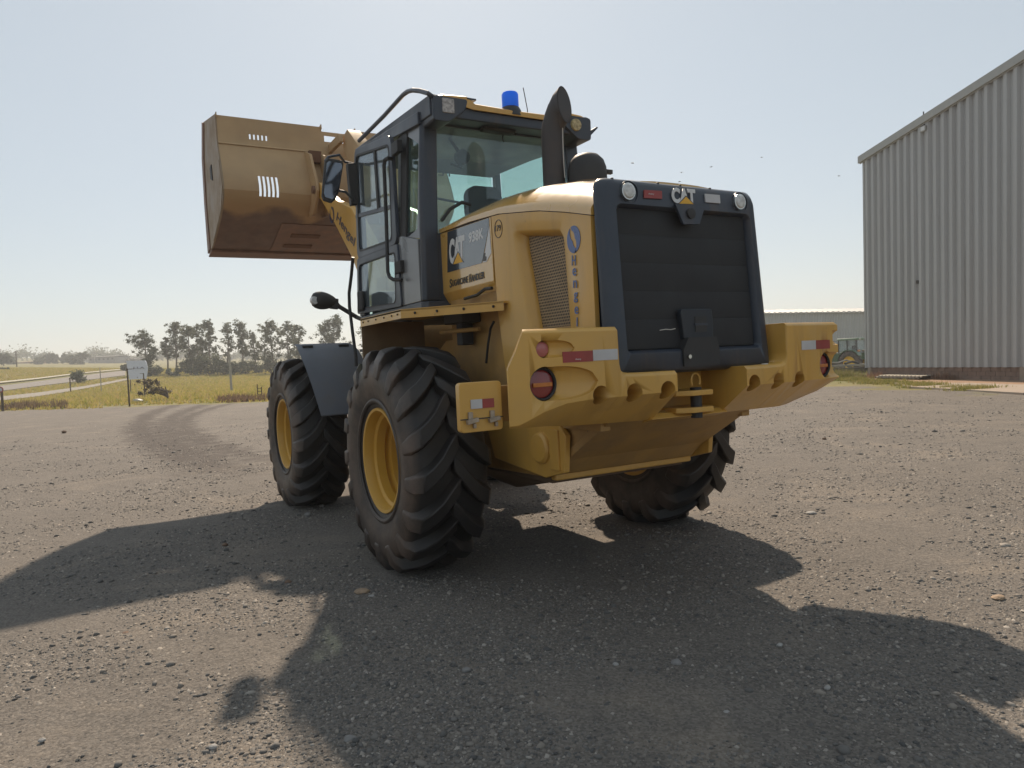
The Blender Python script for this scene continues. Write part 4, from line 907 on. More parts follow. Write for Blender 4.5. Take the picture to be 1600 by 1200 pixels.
# ---- mirrors on the left
YM = 1.30
MIR = MB(); pts = [px_y(u, v, YM) for u, v in ((508, 250), (512, 246.5), (535, 250.5), (537, 256), (530, 300), (524, 312), (518, 317), (505.5, 313), (503, 306))]
n = len(pts); MIR.add([p + np.array([0, -.005, 0]) for p in pts] + [p * 1.0 + np.array([0, .035, 0]) for p in pts], [tuple(range(n))[::-1], tuple(range(n, 2 * n))] + [(i, (i + 1) % n, n + (i + 1) % n, n + i) for i in range(n)])
MO = MIR.build('mirror', M_BLK, LD, bevel=0.012)
c = np.mean(pts, 0); g = [c + (p - c) * 0.84 + np.array([0, -.012, 0]) for p in pts]; mb = MB(); mb.add(g + [p + np.array([0, .008, 0]) for p in g], [tuple(range(n))[::-1]] + [(i, (i + 1) % n, n + (i + 1) % n, n + i) for i in range(n)])
mg = bpy.data.materials.new('mirror_glass'); mg.use_nodes = True; bb = mg.node_tree.nodes['Principled BSDF']; bb.inputs['Metallic'].default_value = 1; bb.inputs['Roughness'].default_value = 0.06; bb.inputs['Base Color'].default_value = (0.16, 0.175, 0.20, 1)
mb.build('mirror_glass', mg, MO, smooth=0)
mb = MB(); mb.tube([px_y(508, 252, YM + .03), px_y(513, 245, YM + .03), px_y(530, 242, YM + .05), (-0.93, 1.55, 3.36), (-0.78, 1.66, 3.38)], 0.012, 8); mb.tube([px_y(530, 298, YM), px_y(540, 300, YM + .06), px_y(548, 308, YM + .1), (-0.80, 1.66, 2.98)], 0.012, 8); mb.build('mirror_arm', M_DKC, MO)
mb = MB(); mb.prism([tuple(px_y(u, v, YM + .22)[[0, 2]]) for u, v in ((541, 256), (556, 256), (559, 320), (547, 322))], YM + .18, YM + .25, 'y'); mb.build('mirror_bracket', M_BLK, MO, bevel=0.01)
# round kerb mirror low in front
YK = 1.95
c = px_y(506, 470, YK); mb = MB(); ax = np.array([1.0, 0, -0.10]); ax /= np.linalg.norm(ax); secs = []
up_ = np.array([0.1, 0, 1.0]); up_ -= ax * (up_ @ ax); up_ /= np.linalg.norm(up_); fw = np.cross(ax, up_)
for t in np.linspace(-1, 1, 11):
    rr_ = max(0.02, (1 - t * t) ** 0.5) * (0.085 - 0.02 * t)
    secs.append([c + ax * t * 0.135 + rr_ * (math.cos(a) * up_ + 0.8 * math.sin(a) * fw) for a in np.linspace(0, 2 * math.pi, 16, endpoint=False)])
mb.loft(secs); KM = mb.build('kerb_mirror', M_BLK, LD, smooth=50)
mb = MB(); c2 = c + ax * -0.10 + np.array([0, -.03, -.01]); mb.lathe([(-.03, .001), (-.028, .035), (0, .045), (.02, .04)], c2, 'y', 16, True); mb.build('mirror_glass', M_LWH, KM)
mb = MB(); mb.tube([c + ax * .11, px_y(530, 479, YK), px_y(558, 496, YK - .05), (-0.78, 1.72, 1.90)], 0.022, 8); mb.obox(c + ax * .10 + np.array([0, 0, -.02]), (.035, 0, -.004), (0, .03, 0), (.003, 0, .05)); mb.build('mirror_arm', M_BLK, KM)
# grab rail down the front left corner of the cab
mb = MB(); xr = -0.90; mb.tube([px_x(551.5, 402, xr), px_x(549, 430, xr), px_x(545.5, 458, xr), px_x(546, 478, xr), px_x(551, 520, xr), px_x(556, 556, xr), (-.9, 1.62, 1.45)], 0.016, 8); mb.build('grab_rail', M_BLK, LD)
# steps
for i, z in enumerate((0.62, 0.95, 1.28, 1.6)):
    mb = MB(); mb.box(-0.98, -0.60, 0.95, 1.25, z - .025, z); mb.box(-.62, -.58, .95, 1.25, z - .06, z + .28); mb.build('step', M_BLK, LD, bevel=0.005)

# ---- exhaust and air pre-cleaner
EX, EY = 0.06, -0.47
mb = MB(); ring_n = 24; secs = []
def circ_(c, r, t):
    t = np.array(t, float); t /= np.linalg.norm(t); u = np.array([1.0, 0, 0]); u -= t * (u @ t); u /= np.linalg.norm(u); w_ = np.cross(t, u)
    return [np.array(c) + r * (math.cos(a) * u + math.sin(a) * w_) for a in np.linspace(0, 2 * math.pi, ring_n, endpoint=False)]
for c, r, t in (((EX, EY, 2.50), .088, (0, 0, 1)), ((EX, EY, 3.0), .085, (0, 0, 1)), ((EX, EY, 3.12), .085, (0, 0, 1)), ((EX + .006, EY - .010, 3.19), .085, (.10, -.16, 1)), ((EX + .018, EY - .030, 3.25), .086, (.2, -.36, 1)), ((EX + .030, EY - .052, 3.295), .088, (.26, -.75, 1)), ((EX + .040, EY - .085, 3.325), .105, (.2, -1.6, 0.75)), ((EX + .045, EY - .115, 3.335), .125, (.1, -1.0, .18))):
    secs.append(circ_(c, r, t))
# the cut mouth: a tall oval facing back
for k in (-2, -1):
    cc = np.mean(secs[k], 0); sq = .80 if k == -2 else .56
    secs[k] = [cc + np.array([(p_ - cc)[0] * sq, (p_ - cc)[1], (p_ - cc)[2] * (1.10 if k == -2 else 1.18)]) + np.array([0, 0, 0.0 if k == -2 else -.015]) for p_ in secs[k]]
mb.loft(secs, cap=False)
cc = np.mean(secs[-1], 0); inn = [cc + (p_ - cc) * .9 for p_ in secs[-1]]; mb.loft([secs[-1], inn, [cc + (p_ - cc) * .8 + np.array([-.012, .045, -.07]) for p_ in inn], [cc + (p_ - cc) * .6 + np.array([-.03, .085, -.17]) for p_ in inn]], cap=True)
mb.lathe([(2.5, .10), (2.66, .10), (2.665, .088)], (EX, EY, 0), 'z', 24)
o = mb.build('exhaust_stack', M_EXH, LD, smooth=50)
mb = MB(); mb.tube([px_y(879, 200, EY - .1), px_y(880, 240, EY - .1), px_y(882.5, 278, EY - .1)], 0.003, 6); mb.build('wire', M_WIRE, o)
DX, DY = 0.26, -0.62
mb = MB(); mb.lathe([(2.45, .10), (2.66, .10), (2.70, .142), (2.735, .150), (2.745, .150), (2.85, .146), (2.905, .128), (2.945, .09), (2.962, .04), (2.965, .001)], (DX, DY, 0), 'z', 36)
o = mb.build('pre_cleaner', M_BLK, LD, smooth=50)
mb = MB(); mb.lathe([(2.69, .152), (2.715, .156), (2.735, .152)], (DX, DY, 0), 'z', 36); mb.build('clamp_band', M_BRN, o)
mb = MB(); mb.box(DX + .10, DX + .165, DY - .10, DY - .07, 2.80, 2.83); mb.build('clip', M_BLK, o)

# ---- front fenders
def front_fender(s):
    mb = MB(); prof = [(2.44, 1.70), (2.34, 1.69), (2.27, 1.67), (2.20, 1.62), (2.11, 1.48), (2.04, 1.28), (2.00, 1.08), (1.985, 0.98)]
    for dz in (0,):
        secs = []
        for (y, z), xo, xi in zip(prof, (1.285, 1.29, 1.295, 1.295, 1.265, 1.225, 1.185, 1.165), (.72, .715, .71, .68, .645, .66, .74, .80)):
            secs.append([(s * xo, y, z), (s * (xo - .02), y + .004, z + .008), (s * (xi + .01), y, z + .008), (s * xi, y, z), (s * (xi + .01), y + .01, z - .006), (s * (xo - .01), y + .012, z - .006)])
        mb.loft(secs)
    o = mb.build('front_fender', M_FEND, LD, bevel=0.004, smooth=40)
    mb = MB(); mb.box(s * 1.16 - .045, s * 1.16 + .045, 2.07, 2.10, 1.27, 1.36); mb.build('fender_pocket', M_BLK, o, bevel=0.004)
    mb = MB(); mb.box(s * 1.19 - .05, s * 1.19 + .05, 2.24, 2.30, 1.66, 1.685); mb.build('fender_clip', M_BLK, o)
    mb = MB(); mb.box(s * 0.82 - .05, s * 0.82 + .05, 2.24, 2.30, 1.66, 1.685); mb.build('fender_clip', M_BLK, o)
front_fender(-1); front_fender(1)

# ---- bucket
BW = 1.555
BP_ = [(4.69, 4.715), (4.665, 4.365), (4.56, 4.14), (4.487, 4.0), (4.41, 3.80), (4.405, 3.72), (4.44, 3.64), (4.51, 3.565), (4.62, 3.495), (4.76, 3.43), (5.11, 3.322), (5.46, 3.22), (5.80, 3.17)]
def bucket_mat():
    """tan paint, bare rusty soil below a ragged tide line"""
    m = M_TAN.copy(); m.name = 'bucket_paint'; nt = m.node_tree; b = nt.nodes['Principled BSDF']; L = nt.links.new
    old = b.inputs['Base Color'].links[0].from_socket
    tc = nd(nt, 'ShaderNodeTexCoord'); sp = nd(nt, 'ShaderNodeSeparateXYZ'); L(tc.outputs['Object'], sp.inputs[0])
    n = nd(nt, 'ShaderNodeTexNoise'); n.inputs['Scale'].default_value = 1.7; n.inputs['Detail'].default_value = 7; L(tc.outputs['Object'], n.inputs['Vector'])
    a = nd(nt, 'ShaderNodeMath', operation='MULTIPLY_ADD'); a.inputs[1].default_value = 0.42; L(n.outputs['Fac'], a.inputs[0]); L(sp.outputs['Z'], a.inputs[2])
    r = nd(nt, 'ShaderNodeMapRange'); r.inputs[1].default_value = 3.73; r.inputs[2].default_value = 3.66; L(a.outputs[0], r.inputs[0])
    n2 = nd(nt, 'ShaderNodeTexNoise'); n2.inputs['Scale'].default_value = 6; n2.inputs['Detail'].default_value = 8; L(tc.outputs['Object'], n2.inputs['Vector'])
    mm = nd(nt, 'ShaderNodeMix', data_type='RGBA'); mm.inputs['A'].default_value = (0.105, 0.066, 0.052, 1); mm.inputs['B'].default_value = (0.23, 0.14, 0.10, 1); L(n2.outputs['Fac'], mm.inputs['Factor'])
    mx = nd(nt, 'ShaderNodeMix', data_type='RGBA'); L(r.outputs[0], mx.inputs['Factor']); L(old, mx.inputs['A']); L(mm.outputs['Result'], mx.inputs['B'])
    # rust bleeding in the bend
    r2 = nd(nt, 'ShaderNodeMapRange'); r2.inputs[1].default_value = 4.15; r2.inputs[2].default_value = 3.70; r2.inputs[4].default_value = 0.55; L(a.outputs[0], r2.inputs[0])
    m3 = nd(nt, 'ShaderNodeMix', data_type='RGBA'); L(r2.outputs[0], m3.inputs['Factor']); L(old, m3.inputs['A']); m3.inputs['B'].default_value = (0.36, 0.20, 0.085, 1); L(m3.outputs['Result'], mx.inputs['A'])
    L(mx.outputs['Result'], b.inputs['Base Color'])
    return m
M_BKT = bucket_mat()
def shell(mb, prof, x0, x1, t=0.02):
    """bent plate along prof (y,z), thickness towards the load"""
    P = [np.array(p) for p in prof]; N = len(P); inner = []
    for i in range(N):
        d = P[min(i + 1, N - 1)] - P[max(i - 1, 0)]; d = d / np.linalg.norm(d); inner.append(P[i] + np.array([-d[1], d[0]]) * t)
    return mb.prism([tuple(q) for q in P + inner[::-1]], x0, x1, 'x')
mb = MB(); shell(mb, BP_, -BW, BW, 0.018)
BK = mb.build('bucket', M_BKT, LD, smooth=40)
cuts = []
for s in (-1, 1):
    for i in range(5):
        c = MB(); x = s * 1.165 - s * i * 0.051; c.prism([(x - .012, 4.445), (x + .012, 4.445), (x + .012, 4.515), (x - .012, 4.515)], 4.5, 4.9, 'y'); cuts.append(c)
        c = MB(); x = s * 1.125 - s * i * 0.053; c.prism([(x - .0155, 3.665), (x + .0155, 3.665), (x + .0155, 3.93), (x - .0155, 3.93)], 4.2, 4.7, 'y'); cuts.append(c)
c = MB(); c.prism([(-0.23, 4.655), (0.23, 4.655), (0.23, 4.9), (-0.23, 4.9)], 4.5, 4.9, 'y'); cuts.append(c)
c = MB(); c.prism([(-0.20, 4.52), (0.20, 4.52), (0.20, 4.605), (-0.20, 4.605)], 4.5, 4.9, 'y'); cuts.append(c)
bool_cut(BK, cuts)
# fold line stiffener, ears at the notch and at the ends
for s in (-1, 1):
    mb = MB(); mb.prism([(4.64, 4.35), (4.655, 4.372), (4.675, 4.372), (4.675, 4.35)], s * 0.45, s * 1.555, 'x'); mb.build('stiffener', M_BKT, BK)
    for x in (0.235, 1.56):
        mb = MB(); mb.prism([(4.66, 4.68), (4.67, 4.745), (4.80, 4.725), (4.78, 4.68)], s * x - .006, s * x + .006, 'x'); mb.build('ear', M_BKT, BK)
    # side plates with heavier front strip
    side = [(4.68, 4.72)] + BP_[1:] + [(5.97, 3.165), (6.03, 3.87), (6.00, 4.50), (5.78, 4.95)]
    mb = MB(); mb.prism(side, s * (BW + .001), s * (BW + .018), 'x'); sp_ = mb.build('bucket_side', M_SIDE, BK, smooth=0)
    mb = MB(); mb.prism([(5.97, 3.165), (6.03, 3.87), (6.00, 4.50), (5.78, 4.95), (5.64, 4.90), (5.83, 4.46), (5.86, 3.87), (5.75, 3.2)], s * (BW + .018), s * (BW + .034), 'x'); mb.build('side_cutter', M_STEEL, BK, smooth=0)
    mb = MB(); mb.prism([(4.405, 3.76), (4.62, 3.50), (5.40, 3.245), (5.50, 3.30), (4.9, 3.66), (4.65, 4.1), (4.57, 4.12)], s * (BW + .018), s * (BW + .026), 'x'); mb.build('wear_plate', M_SIDE, BK, smooth=0)
    mb = MB(); mb.prism([(5.15, 4.0), (5.30, 4.05), (5.32, 4.2), (5.2, 4.22)], s * (BW + .018), s * (BW + .03), 'x'); mb.build('hook', M_BLK, BK)
mb = MB(); mb.prism([(5.70, 3.150), (5.99, 3.118), (5.99, 3.135), (5.80, 3.172), (5.70, 3.182)], -BW - .02, BW + .02, 'x'); mb.build('cutting_edge', M_STEEL, BK, bevel=0.004)
for (x0, x1, y0) in ((-0.62, -0.22, 5.05), (-0.66, -0.26, 5.36), (0.22, 0.62, 5.05), (0.26, 0.66, 5.36)):
    z = np.interp(y0, [q[0] for q in BP_[8:]], [q[1] for q in BP_[8:]]); z1 = np.interp(y0 + .09, [q[0] for q in BP_[8:]], [q[1] for q in BP_[8:]])
    mb = MB(); mb.prism([(y0, z - .028), (y0 + .09, z1 - .028), (y0 + .09, z1 + .002), (y0, z + .002)], x0, x1, 'x'); mb.build('wear_pad', M_MUD, BK, bevel=0.008)
mb = MB(); pr = [np.array(q) - np.array([0.003, 0.012]) for q in ((4.80, 3.418), (5.11, 3.322), (5.46, 3.22), (5.66, 3.19))]; shell(mb, pr, -0.80, 0.80, 0.012); mb.build('floor_patch', M_STEEL, BK)
mb = MB(); shell(mb, [(5.62, 4.915), (5.2, 4.825), (4.72, 4.722)], -BW, -0.24, 0.012); mb.build('sun_block_plate', M_BKT, BK, smooth=0)  # unseen top plates added to stop sun passing the bucket slots
mb = MB(); shell(mb, [(5.62, 4.915), (5.2, 4.825), (4.72, 4.722)], 0.24, BW, 0.012); mb.build('sun_block_plate', M_BKT, BK, smooth=0)
# hinge brackets on the back
for s in (-1, 1):
    for x in (0.29, 0.47):
        mb = MB(); mb.prism([(4.66, 4.34), (4.60, 4.33), (4.40, 4.25), (4.17, 3.84), (4.14, 3.72), (4.20, 3.62), (4.40, 3.45), (4.64, 3.48), (4.50, 3.6), (4.45, 3.8), (4.55, 4.1)], s * x - .018, s * x + .018, 'x'); mb.build('hinge_plate', M_BKT, BK, bevel=0.004)
    mb = MB(); mb.lathe([(-.14, .05), (.14, .05)], (s * 0.38, 4.24, 3.75), 'x', 20, True); mb.build('hinge_pin', M_STEEL, BK)
    mb = MB(); mb.box(s * .38 - .08, s * .38 + .08, 4.50, 4.58, 4.18, 4.33); mb.build('bracket_box', M_MUD, BK)
# ---- lift arms
for s in (-1, 1):
    up = [(4.30, 3.84), (4.16, 3.83), (3.95, 3.68), (3.62, 3.50), (3.25, 3.37), (2.92, 3.25), (2.4, 2.80), (1.95, 2.25)]
    lo = [(1.95, 1.85), (2.2, 1.78), (2.6, 2.25), (3.0, 2.70), (3.6, 3.20), (4.16, 3.62), (4.30, 3.66)]
    mb = MB(); mb.prism(up + lo, s * 0.335, s * 0.445, 'x'); A = mb.build('lift_arm', M_Y, LD, bevel=0.012)
    mb = MB(); mb.tube([(s * .25, 1.75, 0.95), (s * .25, 2.20, 1.75)], .075, 16); mb.tube([(s * .25, 2.2, 1.75), (s * .25, 2.62, 2.45)], .04, 12); mb.tube([(s * .20, 2.62, 2.45), (s * .36, 2.62, 2.45)], .06, 14); mb.build('lift_cylinder', M_YD, LD)
XA = -0.448
def pa(u, v): return px_x(u, v, XA)
LA = [o for o in LD.children if o.name.startswith('lift_arm')][0]
text('lettering', 'Hengel', pa(524.5, 347), pa(552, 389), pa(527.5, 331), M_DBL, LA, bold=0.01)
def arm_cres(c, ry, rz, a0, a1):
    c = pa(*c); b = MB(); n = 12; out = []; inn = []
    for k in range(n + 1):
        t = k / n; a = R(a0 + (a1 - a0) * t); w = 0.45 * math.sin(math.pi * min(1, t * 0.9 + 0.1)) + 0.03
        out.append((XA, c[1] + ry * math.cos(a), c[2] + rz * math.sin(a))); inn.append((XA, c[1] + ry * (1 - w) * math.cos(a), c[2] + rz * (1 - w) * math.sin(a)))
    q = out + inn[::-1]; N = len(q); b.add(q, [(i, i + 1, N - 2 - i, N - 1 - i) for i in range(n)]); b.build('emblem', M_DBL, LA, smooth=0)
arm_cres((518.5, 336), 0.10, 0.10, 80, 270); arm_cres((518.5, 336), 0.10, 0.10, -110, 60)
mb = MB(); mb.lathe([(-.35, .10), (.35, .10)], (0, 3.05, 3.0), 'x', 20, True); mb.build('cross_tube', M_YD, LD)
mb = MB(); mb.prism([(3.02, 2.85), (3.20, 2.85), (3.75, 3.75), (4.22, 4.30), (4.20, 4.46), (4.02, 4.50), (3.45, 4.05), (3.0, 3.2)], -.09, .09, 'x'); mb.build('tilt_lever', M_BKT, LD, bevel=0.01)
mb = MB(); mb.prism([(4.10, 4.36), (4.16, 4.48), (4.66, 4.47), (4.68, 4.36)], -.16, -.11, 'x'); mb.prism([(4.10, 4.36), (4.16, 4.48), (4.66, 4.47), (4.68, 4.36)], .11, .16, 'x'); mb.build('tilt_link', M_BKT, LD, bevel=0.006)
mb = MB(); mb.tube([(0, 1.95, 2.05), (0, 2.75, 3.0)], .085, 16); mb.tube([(0, 2.75, 3.0), (0, 3.50, 3.92)], .045, 12); mb.build('tilt_cylinder', M_YD, LD)
for s in (-1, 1):
    mb = MB(); mb.prism([(1.8, 1.9), (2.3, 1.9), (2.1, 2.35), (1.85, 2.35)], s * .30, s * .33, 'x'); mb.prism([(1.8, 1.9), (2.3, 1.9), (2.1, 2.35), (1.85, 2.35)], s * .45, s * .48, 'x'); mb.build('tower', M_YD, LD, bevel=0.008)
#MARK_END_LOADER

# ================================================================== HALL with corrugated gable
HA = px_z(1354, 591, 0.0); HB = px_z(1600, 596, 0.0)
hd = (HB - HA) / np.linalg.norm(HB - HA); hn = np.array([hd[1], -hd[0], 0.0])
if hn @ (CP - HA) < 0: hn = -hn                 # out of the wall, towards the yard
PLUMB = 0.0337                                   # the yard falls away sideways; the hall stands plumb
def hw(x, o, z):
    """x along the gable, o out of it, z up"""
    return HA + hd * (x + PLUMB * z) + hn * o + np.array([0, 0, z])
HALL = empty('hall', tuple(HA)); tag(HALL, 'tall pale corrugated metal hall with a sloping gable and block plinth', 'hall')
class HB_(MB):
    def hb(s, x0, x1, o0, o1, z0, z1): return s.loft([[hw(x, o, z) - HA for (o, z) in ((o0, z0), (o1, z0), (o1, z1), (o0, z1))] for x in (x0, x1)])
M_SHEET = mat('pale_sheet', (0.41, 0.42, 0.43), 0.42, var=0.05, vscale=0.8, dust=(0.33, 0.325, 0.32), dust_amt=0.5, dust_scale=1.2, stretch=(1, 1, 0.12))
M_TRIM = mat('roof_trim', (0.36, 0.365, 0.355), 0.5, var=0.06)
M_BLOCK = mat('plinth_block', (0.225, 0.155, 0.125), 0.9, var=0.2, vscale=5, dust=(0.29, 0.20, 0.15), dust_amt=0.5, dust_scale=2, bump=0.3, bscale=25)
M_MORT = mat('mortar', (0.17, 0.13, 0.11), 0.95, var=0.1)
M_CONC = mat('concrete', (0.33, 0.28, 0.23), 0.9, var=0.15, vscale=4, dust=(0.27, 0.19, 0.14), dust_amt=0.5, dust_scale=2)
RIDGE = 14.0
def ztop_h(x): return 9.12 + 0.128 * min(x, 2 * RIDGE - x)
# each sheet carries two ribs
for k in range(38):
    x0 = 0.02 + k * 0.742; pr = []
    for j in range(2):
        b0 = x0 + j * 0.371
        pr += [(b0, 0.0), (b0 + 0.02, 0.002), (b0 + 0.11, 0.004), (b0 + 0.165, 0.105), (b0 + 0.295, 0.107), (b0 + 0.350, 0.004)]
    pr += [(x0 + 0.742, 0.0), (x0 + 0.752, 0.003)]
    mb = MB(); lo = [hw(x, o, 0.455) - HA for x, o in pr]; hi = [hw(x, o, ztop_h(x) - 0.10) - HA for x, o in pr]
    mb.add(lo + hi, [(i, i + 1, len(pr) + i + 1, len(pr) + i) for i in range(len(pr) - 1)])
    o = mb.build('wall_sheet', M_SHEET, HALL, smooth=25, fix=False)
# core behind the sheets, roof, trim
mb = MB(); q = [(0.02, 0.46), (0.02, ztop_h(0) - .1), (RIDGE, ztop_h(RIDGE) - .1), (2 * RIDGE - .02, ztop_h(0) - .1), (2 * RIDGE - .02, 0.46)]
mb.loft([[hw(x, -0.06, z) - HA for x, z in q], [hw(x, -34, z) - HA for x, z in q]]); mb.build('frame_core', M_TRIM, HALL, smooth=0)
for s in (-1, 1):
    mb = MB(); e = -0.12 if s < 0 else 2 * RIDGE + .12
    mb.loft([[hw(x, o, z) - HA for x, z in ((e, ztop_h(0) - .02), (e, ztop_h(0) + .06), (RIDGE, ztop_h(RIDGE) + .06), (RIDGE, ztop_h(RIDGE) - .02))] for o in (0.13, -34)]); mb.build('roof_slope', M_TRIM, HALL, smooth=0)
mb = MB(); mb.loft([[hw(x, o, z) - HA for o, z in ((0.11, zz - 0.20), (0.19, zz - 0.20), (0.19, zz + 0.075), (0.11, zz + 0.075))] for x, zz in ((-0.14, ztop_h(0) - .018), (RIDGE, ztop_h(RIDGE)))]); mb.build('gable_trim', M_TRIM, HALL, smooth=0)
mb = MB(); mb.loft([[hw(x, o, z) - HA for o, z in ((0.09, zz - 0.235), (0.125, zz - 0.235), (0.125, zz - 0.20), (0.09, zz - 0.20))] for x, zz in ((-0.10, ztop_h(0) - .018), (RIDGE, ztop_h(RIDGE)))]); mb.build('trim_lip', M_SHEET, HALL, smooth=0)
mb = HB_(); mb.hb(-0.03, 0.07, -0.02, 0.055, 0.44, ztop_h(0) - .2); mb.build('corner_flashing', M_SHEET, HALL, smooth=0)
mb = HB_(); mb.hb(0.02, 28, -0.06, -0.03, 0.0, 0.46); mb.build('plinth_core', M_MORT, HALL, smooth=0)
mb = HB_(); mb.hb(0.18, 0.36, -0.03, 0.07, -0.02, 0.47); mb.build('corner_post', M_CONC, HALL, bevel=0.01)
mb = HB_(); mb.hb(7.42, 7.60, -0.03, 0.05, -0.02, 0.47); mb.build('plinth_post', M_CONC, HALL, bevel=0.01)
blk = {}
for r_ in range(3):
    x = 0.37 + (0.2 if r_ % 2 else 0.0)
    first = True
    while x < 12.5:
        x1 = min(x + 0.385, 7.415) if x < 7.41 else x + 0.385
        if r_ % 2 and first: x0_, x1 = 0.37, 0.56
        else: x0_ = x
        if x1 - x0_ > 0.06 and not (7.41 < x0_ < 7.60):
            mb = HB_(); e = random.uniform(-.005, .005); mb.hb(x0_ + .004, x1 - .004, -0.03, -0.006 + e, 0.008 + r_ * 0.151, 0.149 + r_ * 0.151); mb.build('plinth_block', M_BLOCK, HALL, smooth=0)
        if r_ % 2 and first: x = 0.565; first = False
        else: x = x1 + 0.008 if not (x < 7.41 and x1 >= 7.40) else 7.61
# flood lamp under the trim
mb = HB_(); mb.hb(3.36, 3.60, 0.12, 0.18, 9.06, 9.26); o = mb.build('flood_lamp', M_TRIM, HALL, bevel=0.02)
mb = HB_(); mb.hb(3.39, 3.57, 0.18, 0.185, 9.09, 9.23); mb.build('lamp_glass', M_LWH, o)
mb = HB_(); mb.hb(3.46, 3.49, 0.02, 0.12, 9.29, 9.33); mb.hb(3.44, 3.47, 0.10, 0.13, 9.6, 9.78); mb.build('lamp_arm', M_BLK, o)
mb = HB_(); mb.hb(3.02, 3.10, 0.0, 0.115, 3.60, 3.72); mb.build('hole_patch', M_BLK, HALL)  # black block added in place of a small dark hole in the sheet
# seams that have opened
for x, z0, z1 in ((5.21, 2.0, 4.6),):
    mb = HB_(); mb.hb(x - .006, x + .006, 0.0, 0.012, z0, z1); mb.build('seam_strip', M_TRIM, HALL, smooth=0)
# apron of bare earth and slab along the wall
M_EARTH = mat('red_earth', (0.30, 0.185, 0.115), 0.95, var=0.15, vscale=2, dust=(0.22, 0.16, 0.11), dust_amt=0.6, dust_scale=3, bump=0.3, bscale=12)
def strip(name, pts, m, z):
    b = MB(); n = len(pts); b.add([(p[0], p[1], z) for p in pts] + [(p[0], p[1], -.05) for p in pts], [tuple(range(n))] + [(i, (i + 1) % n, n + (i + 1) % n, n + i) for i in range(n)]); o = b.build(name, m, None, smooth=0); tag(o, kind='structure'); return o
w = lambda x, o: hw(x, o, 0)[:2]
o = strip('earth_strip', [w(0.2, -0.05), w(0.2, 0.9), w(2.2, 1.2), w(4, 1.5), w(6, 2.0), w(9, 2.6), w(14, 3.0), w(14, -.05)], M_EARTH, 0.03); tag(o, 'bare reddish earth strip along the hall plinth', 'ground')
o = strip('concrete_apron', [w(4.9, 2.55), w(7.2, 1.75), w(12, 2.0), w(12, 4.6), w(7.2, 3.9)], M_CONC, 0.045); tag(o, 'pale concrete apron beside the earth strip', 'pavement')
# stack of corrugated roof tiles lying on the strip
t0_ = 1.55
for k in range(2):
    mb = MB(); n = 36; up_ = []; dn_ = []
    x0, x1 = (1.5, 3.9) if k == 0 else (1.7, 4.05)
    for i in range(n + 1):
        x = x0 + (x1 - x0) * i / n; zz = 0.12 + k * 0.055 + 0.018 * math.sin(i * math.pi / 1.5)
        up_.append((x, zz))
    secs = [[hw(x, o_, z) - HA for (x, z) in up_] for o_ in (0.25, 0.75)]
    mb.loft(secs, cap=False, closed=False); secs2 = [[hw(x, o_, z - .045) - HA for (x, z) in up_] for o_ in (0.25, 0.75)]
    mb.loft([secs2[0], secs[0]], cap=False, closed=False); mb.loft([secs2[1], secs[1]], cap=False, closed=False); mb.loft(secs2, cap=False, closed=False)
    o = mb.build('roof_sheet', mat('fibre_cement' + str(k), (0.20, 0.19, 0.17) if k == 0 else (0.38, 0.35, 0.29), 0.9, var=0.15), None, smooth=40); o.location = tuple(HA)
    tag(o, ['dark grey corrugated roof sheet lying under another by the hall plinth', 'pale corrugated roof sheet lying on top of another by the hall plinth'][k], 'roof sheet')
mb = HB_(); mb.hb(1.6, 1.75, 0.3, 0.7, 0.0, 0.09)
o = mb.build('timber_bearer', M_BRN, None); o.location = tuple(HA); tag(o, 'short wooden bearer under one end of the roof sheets', 'timber')
mb = HB_(); mb.hb(3.6, 3.75, 0.3, 0.7, 0.0, 0.09)
o = mb.build('timber_bearer', M_BRN, None); o.location = tuple(HA); tag(o, 'short wooden bearer under the darker end of the roof sheets', 'timber')

# ================================================================== far shed, tractor, rack
SHA = px_base(1120, 82); SHB = px_base(1420, 82); sdv = (SHB - SHA); sl = np.linalg.norm(sdv[:2]); sdv = sdv / sl; sdv[2] = 0
snn = np.array([sdv[1], -sdv[0], 0]); snn = snn if snn @ (CP - SHA) > 0 else -snn
SH = empty('shed', tuple(SHA)); tag(SH, 'long low grey metal shed far behind the tractor', 'shed')
ztA = px_d(1200, 489, 82)[2] - SHA[2]; ztB = px_d(1352, 486.5, 82)[2] - SHA[2]
uA = (px_d(1200, 489, 82) - SHA) @ sdv; uB = (px_d(1352, 486.5, 82) - SHA) @ sdv
zt_s = lambda t: ztA + (ztB - ztA) * (t - uA) / (uB - uA)
mb = MB(); n = 240; lo = []; hi = []
for i in range(n + 1):
    t = sl * i / n; off = 0.05 if i % 2 else 0.0
    lo.append(sdv * t + snn * off + np.array([0, 0, -1.5])); hi.append(sdv * t + snn * off + np.array([0, 0, zt_s(t) - .1]))
mb.loft([lo, hi], cap=False, closed=False); mb.build('wall', M_SHEET, SH, smooth=0)
mb = MB(); n = 120; a_ = []; b_ = []
for i in range(n + 1):
    t = sl * i / n; zz = zt_s(t) + 0.05 * math.sin(i * 1.9)
    a_.append(sdv * t + snn * 0.25 + np.array([0, 0, zz])); b_.append(sdv * t - snn * 9 + np.array([0, 0, zz + 0.9]))
mb.loft([[p - np.array([0, 0, .12]) for p in a_], a_, b_], cap=False, closed=False); mb.build('roof', M_TRIM, SH, smooth=0)

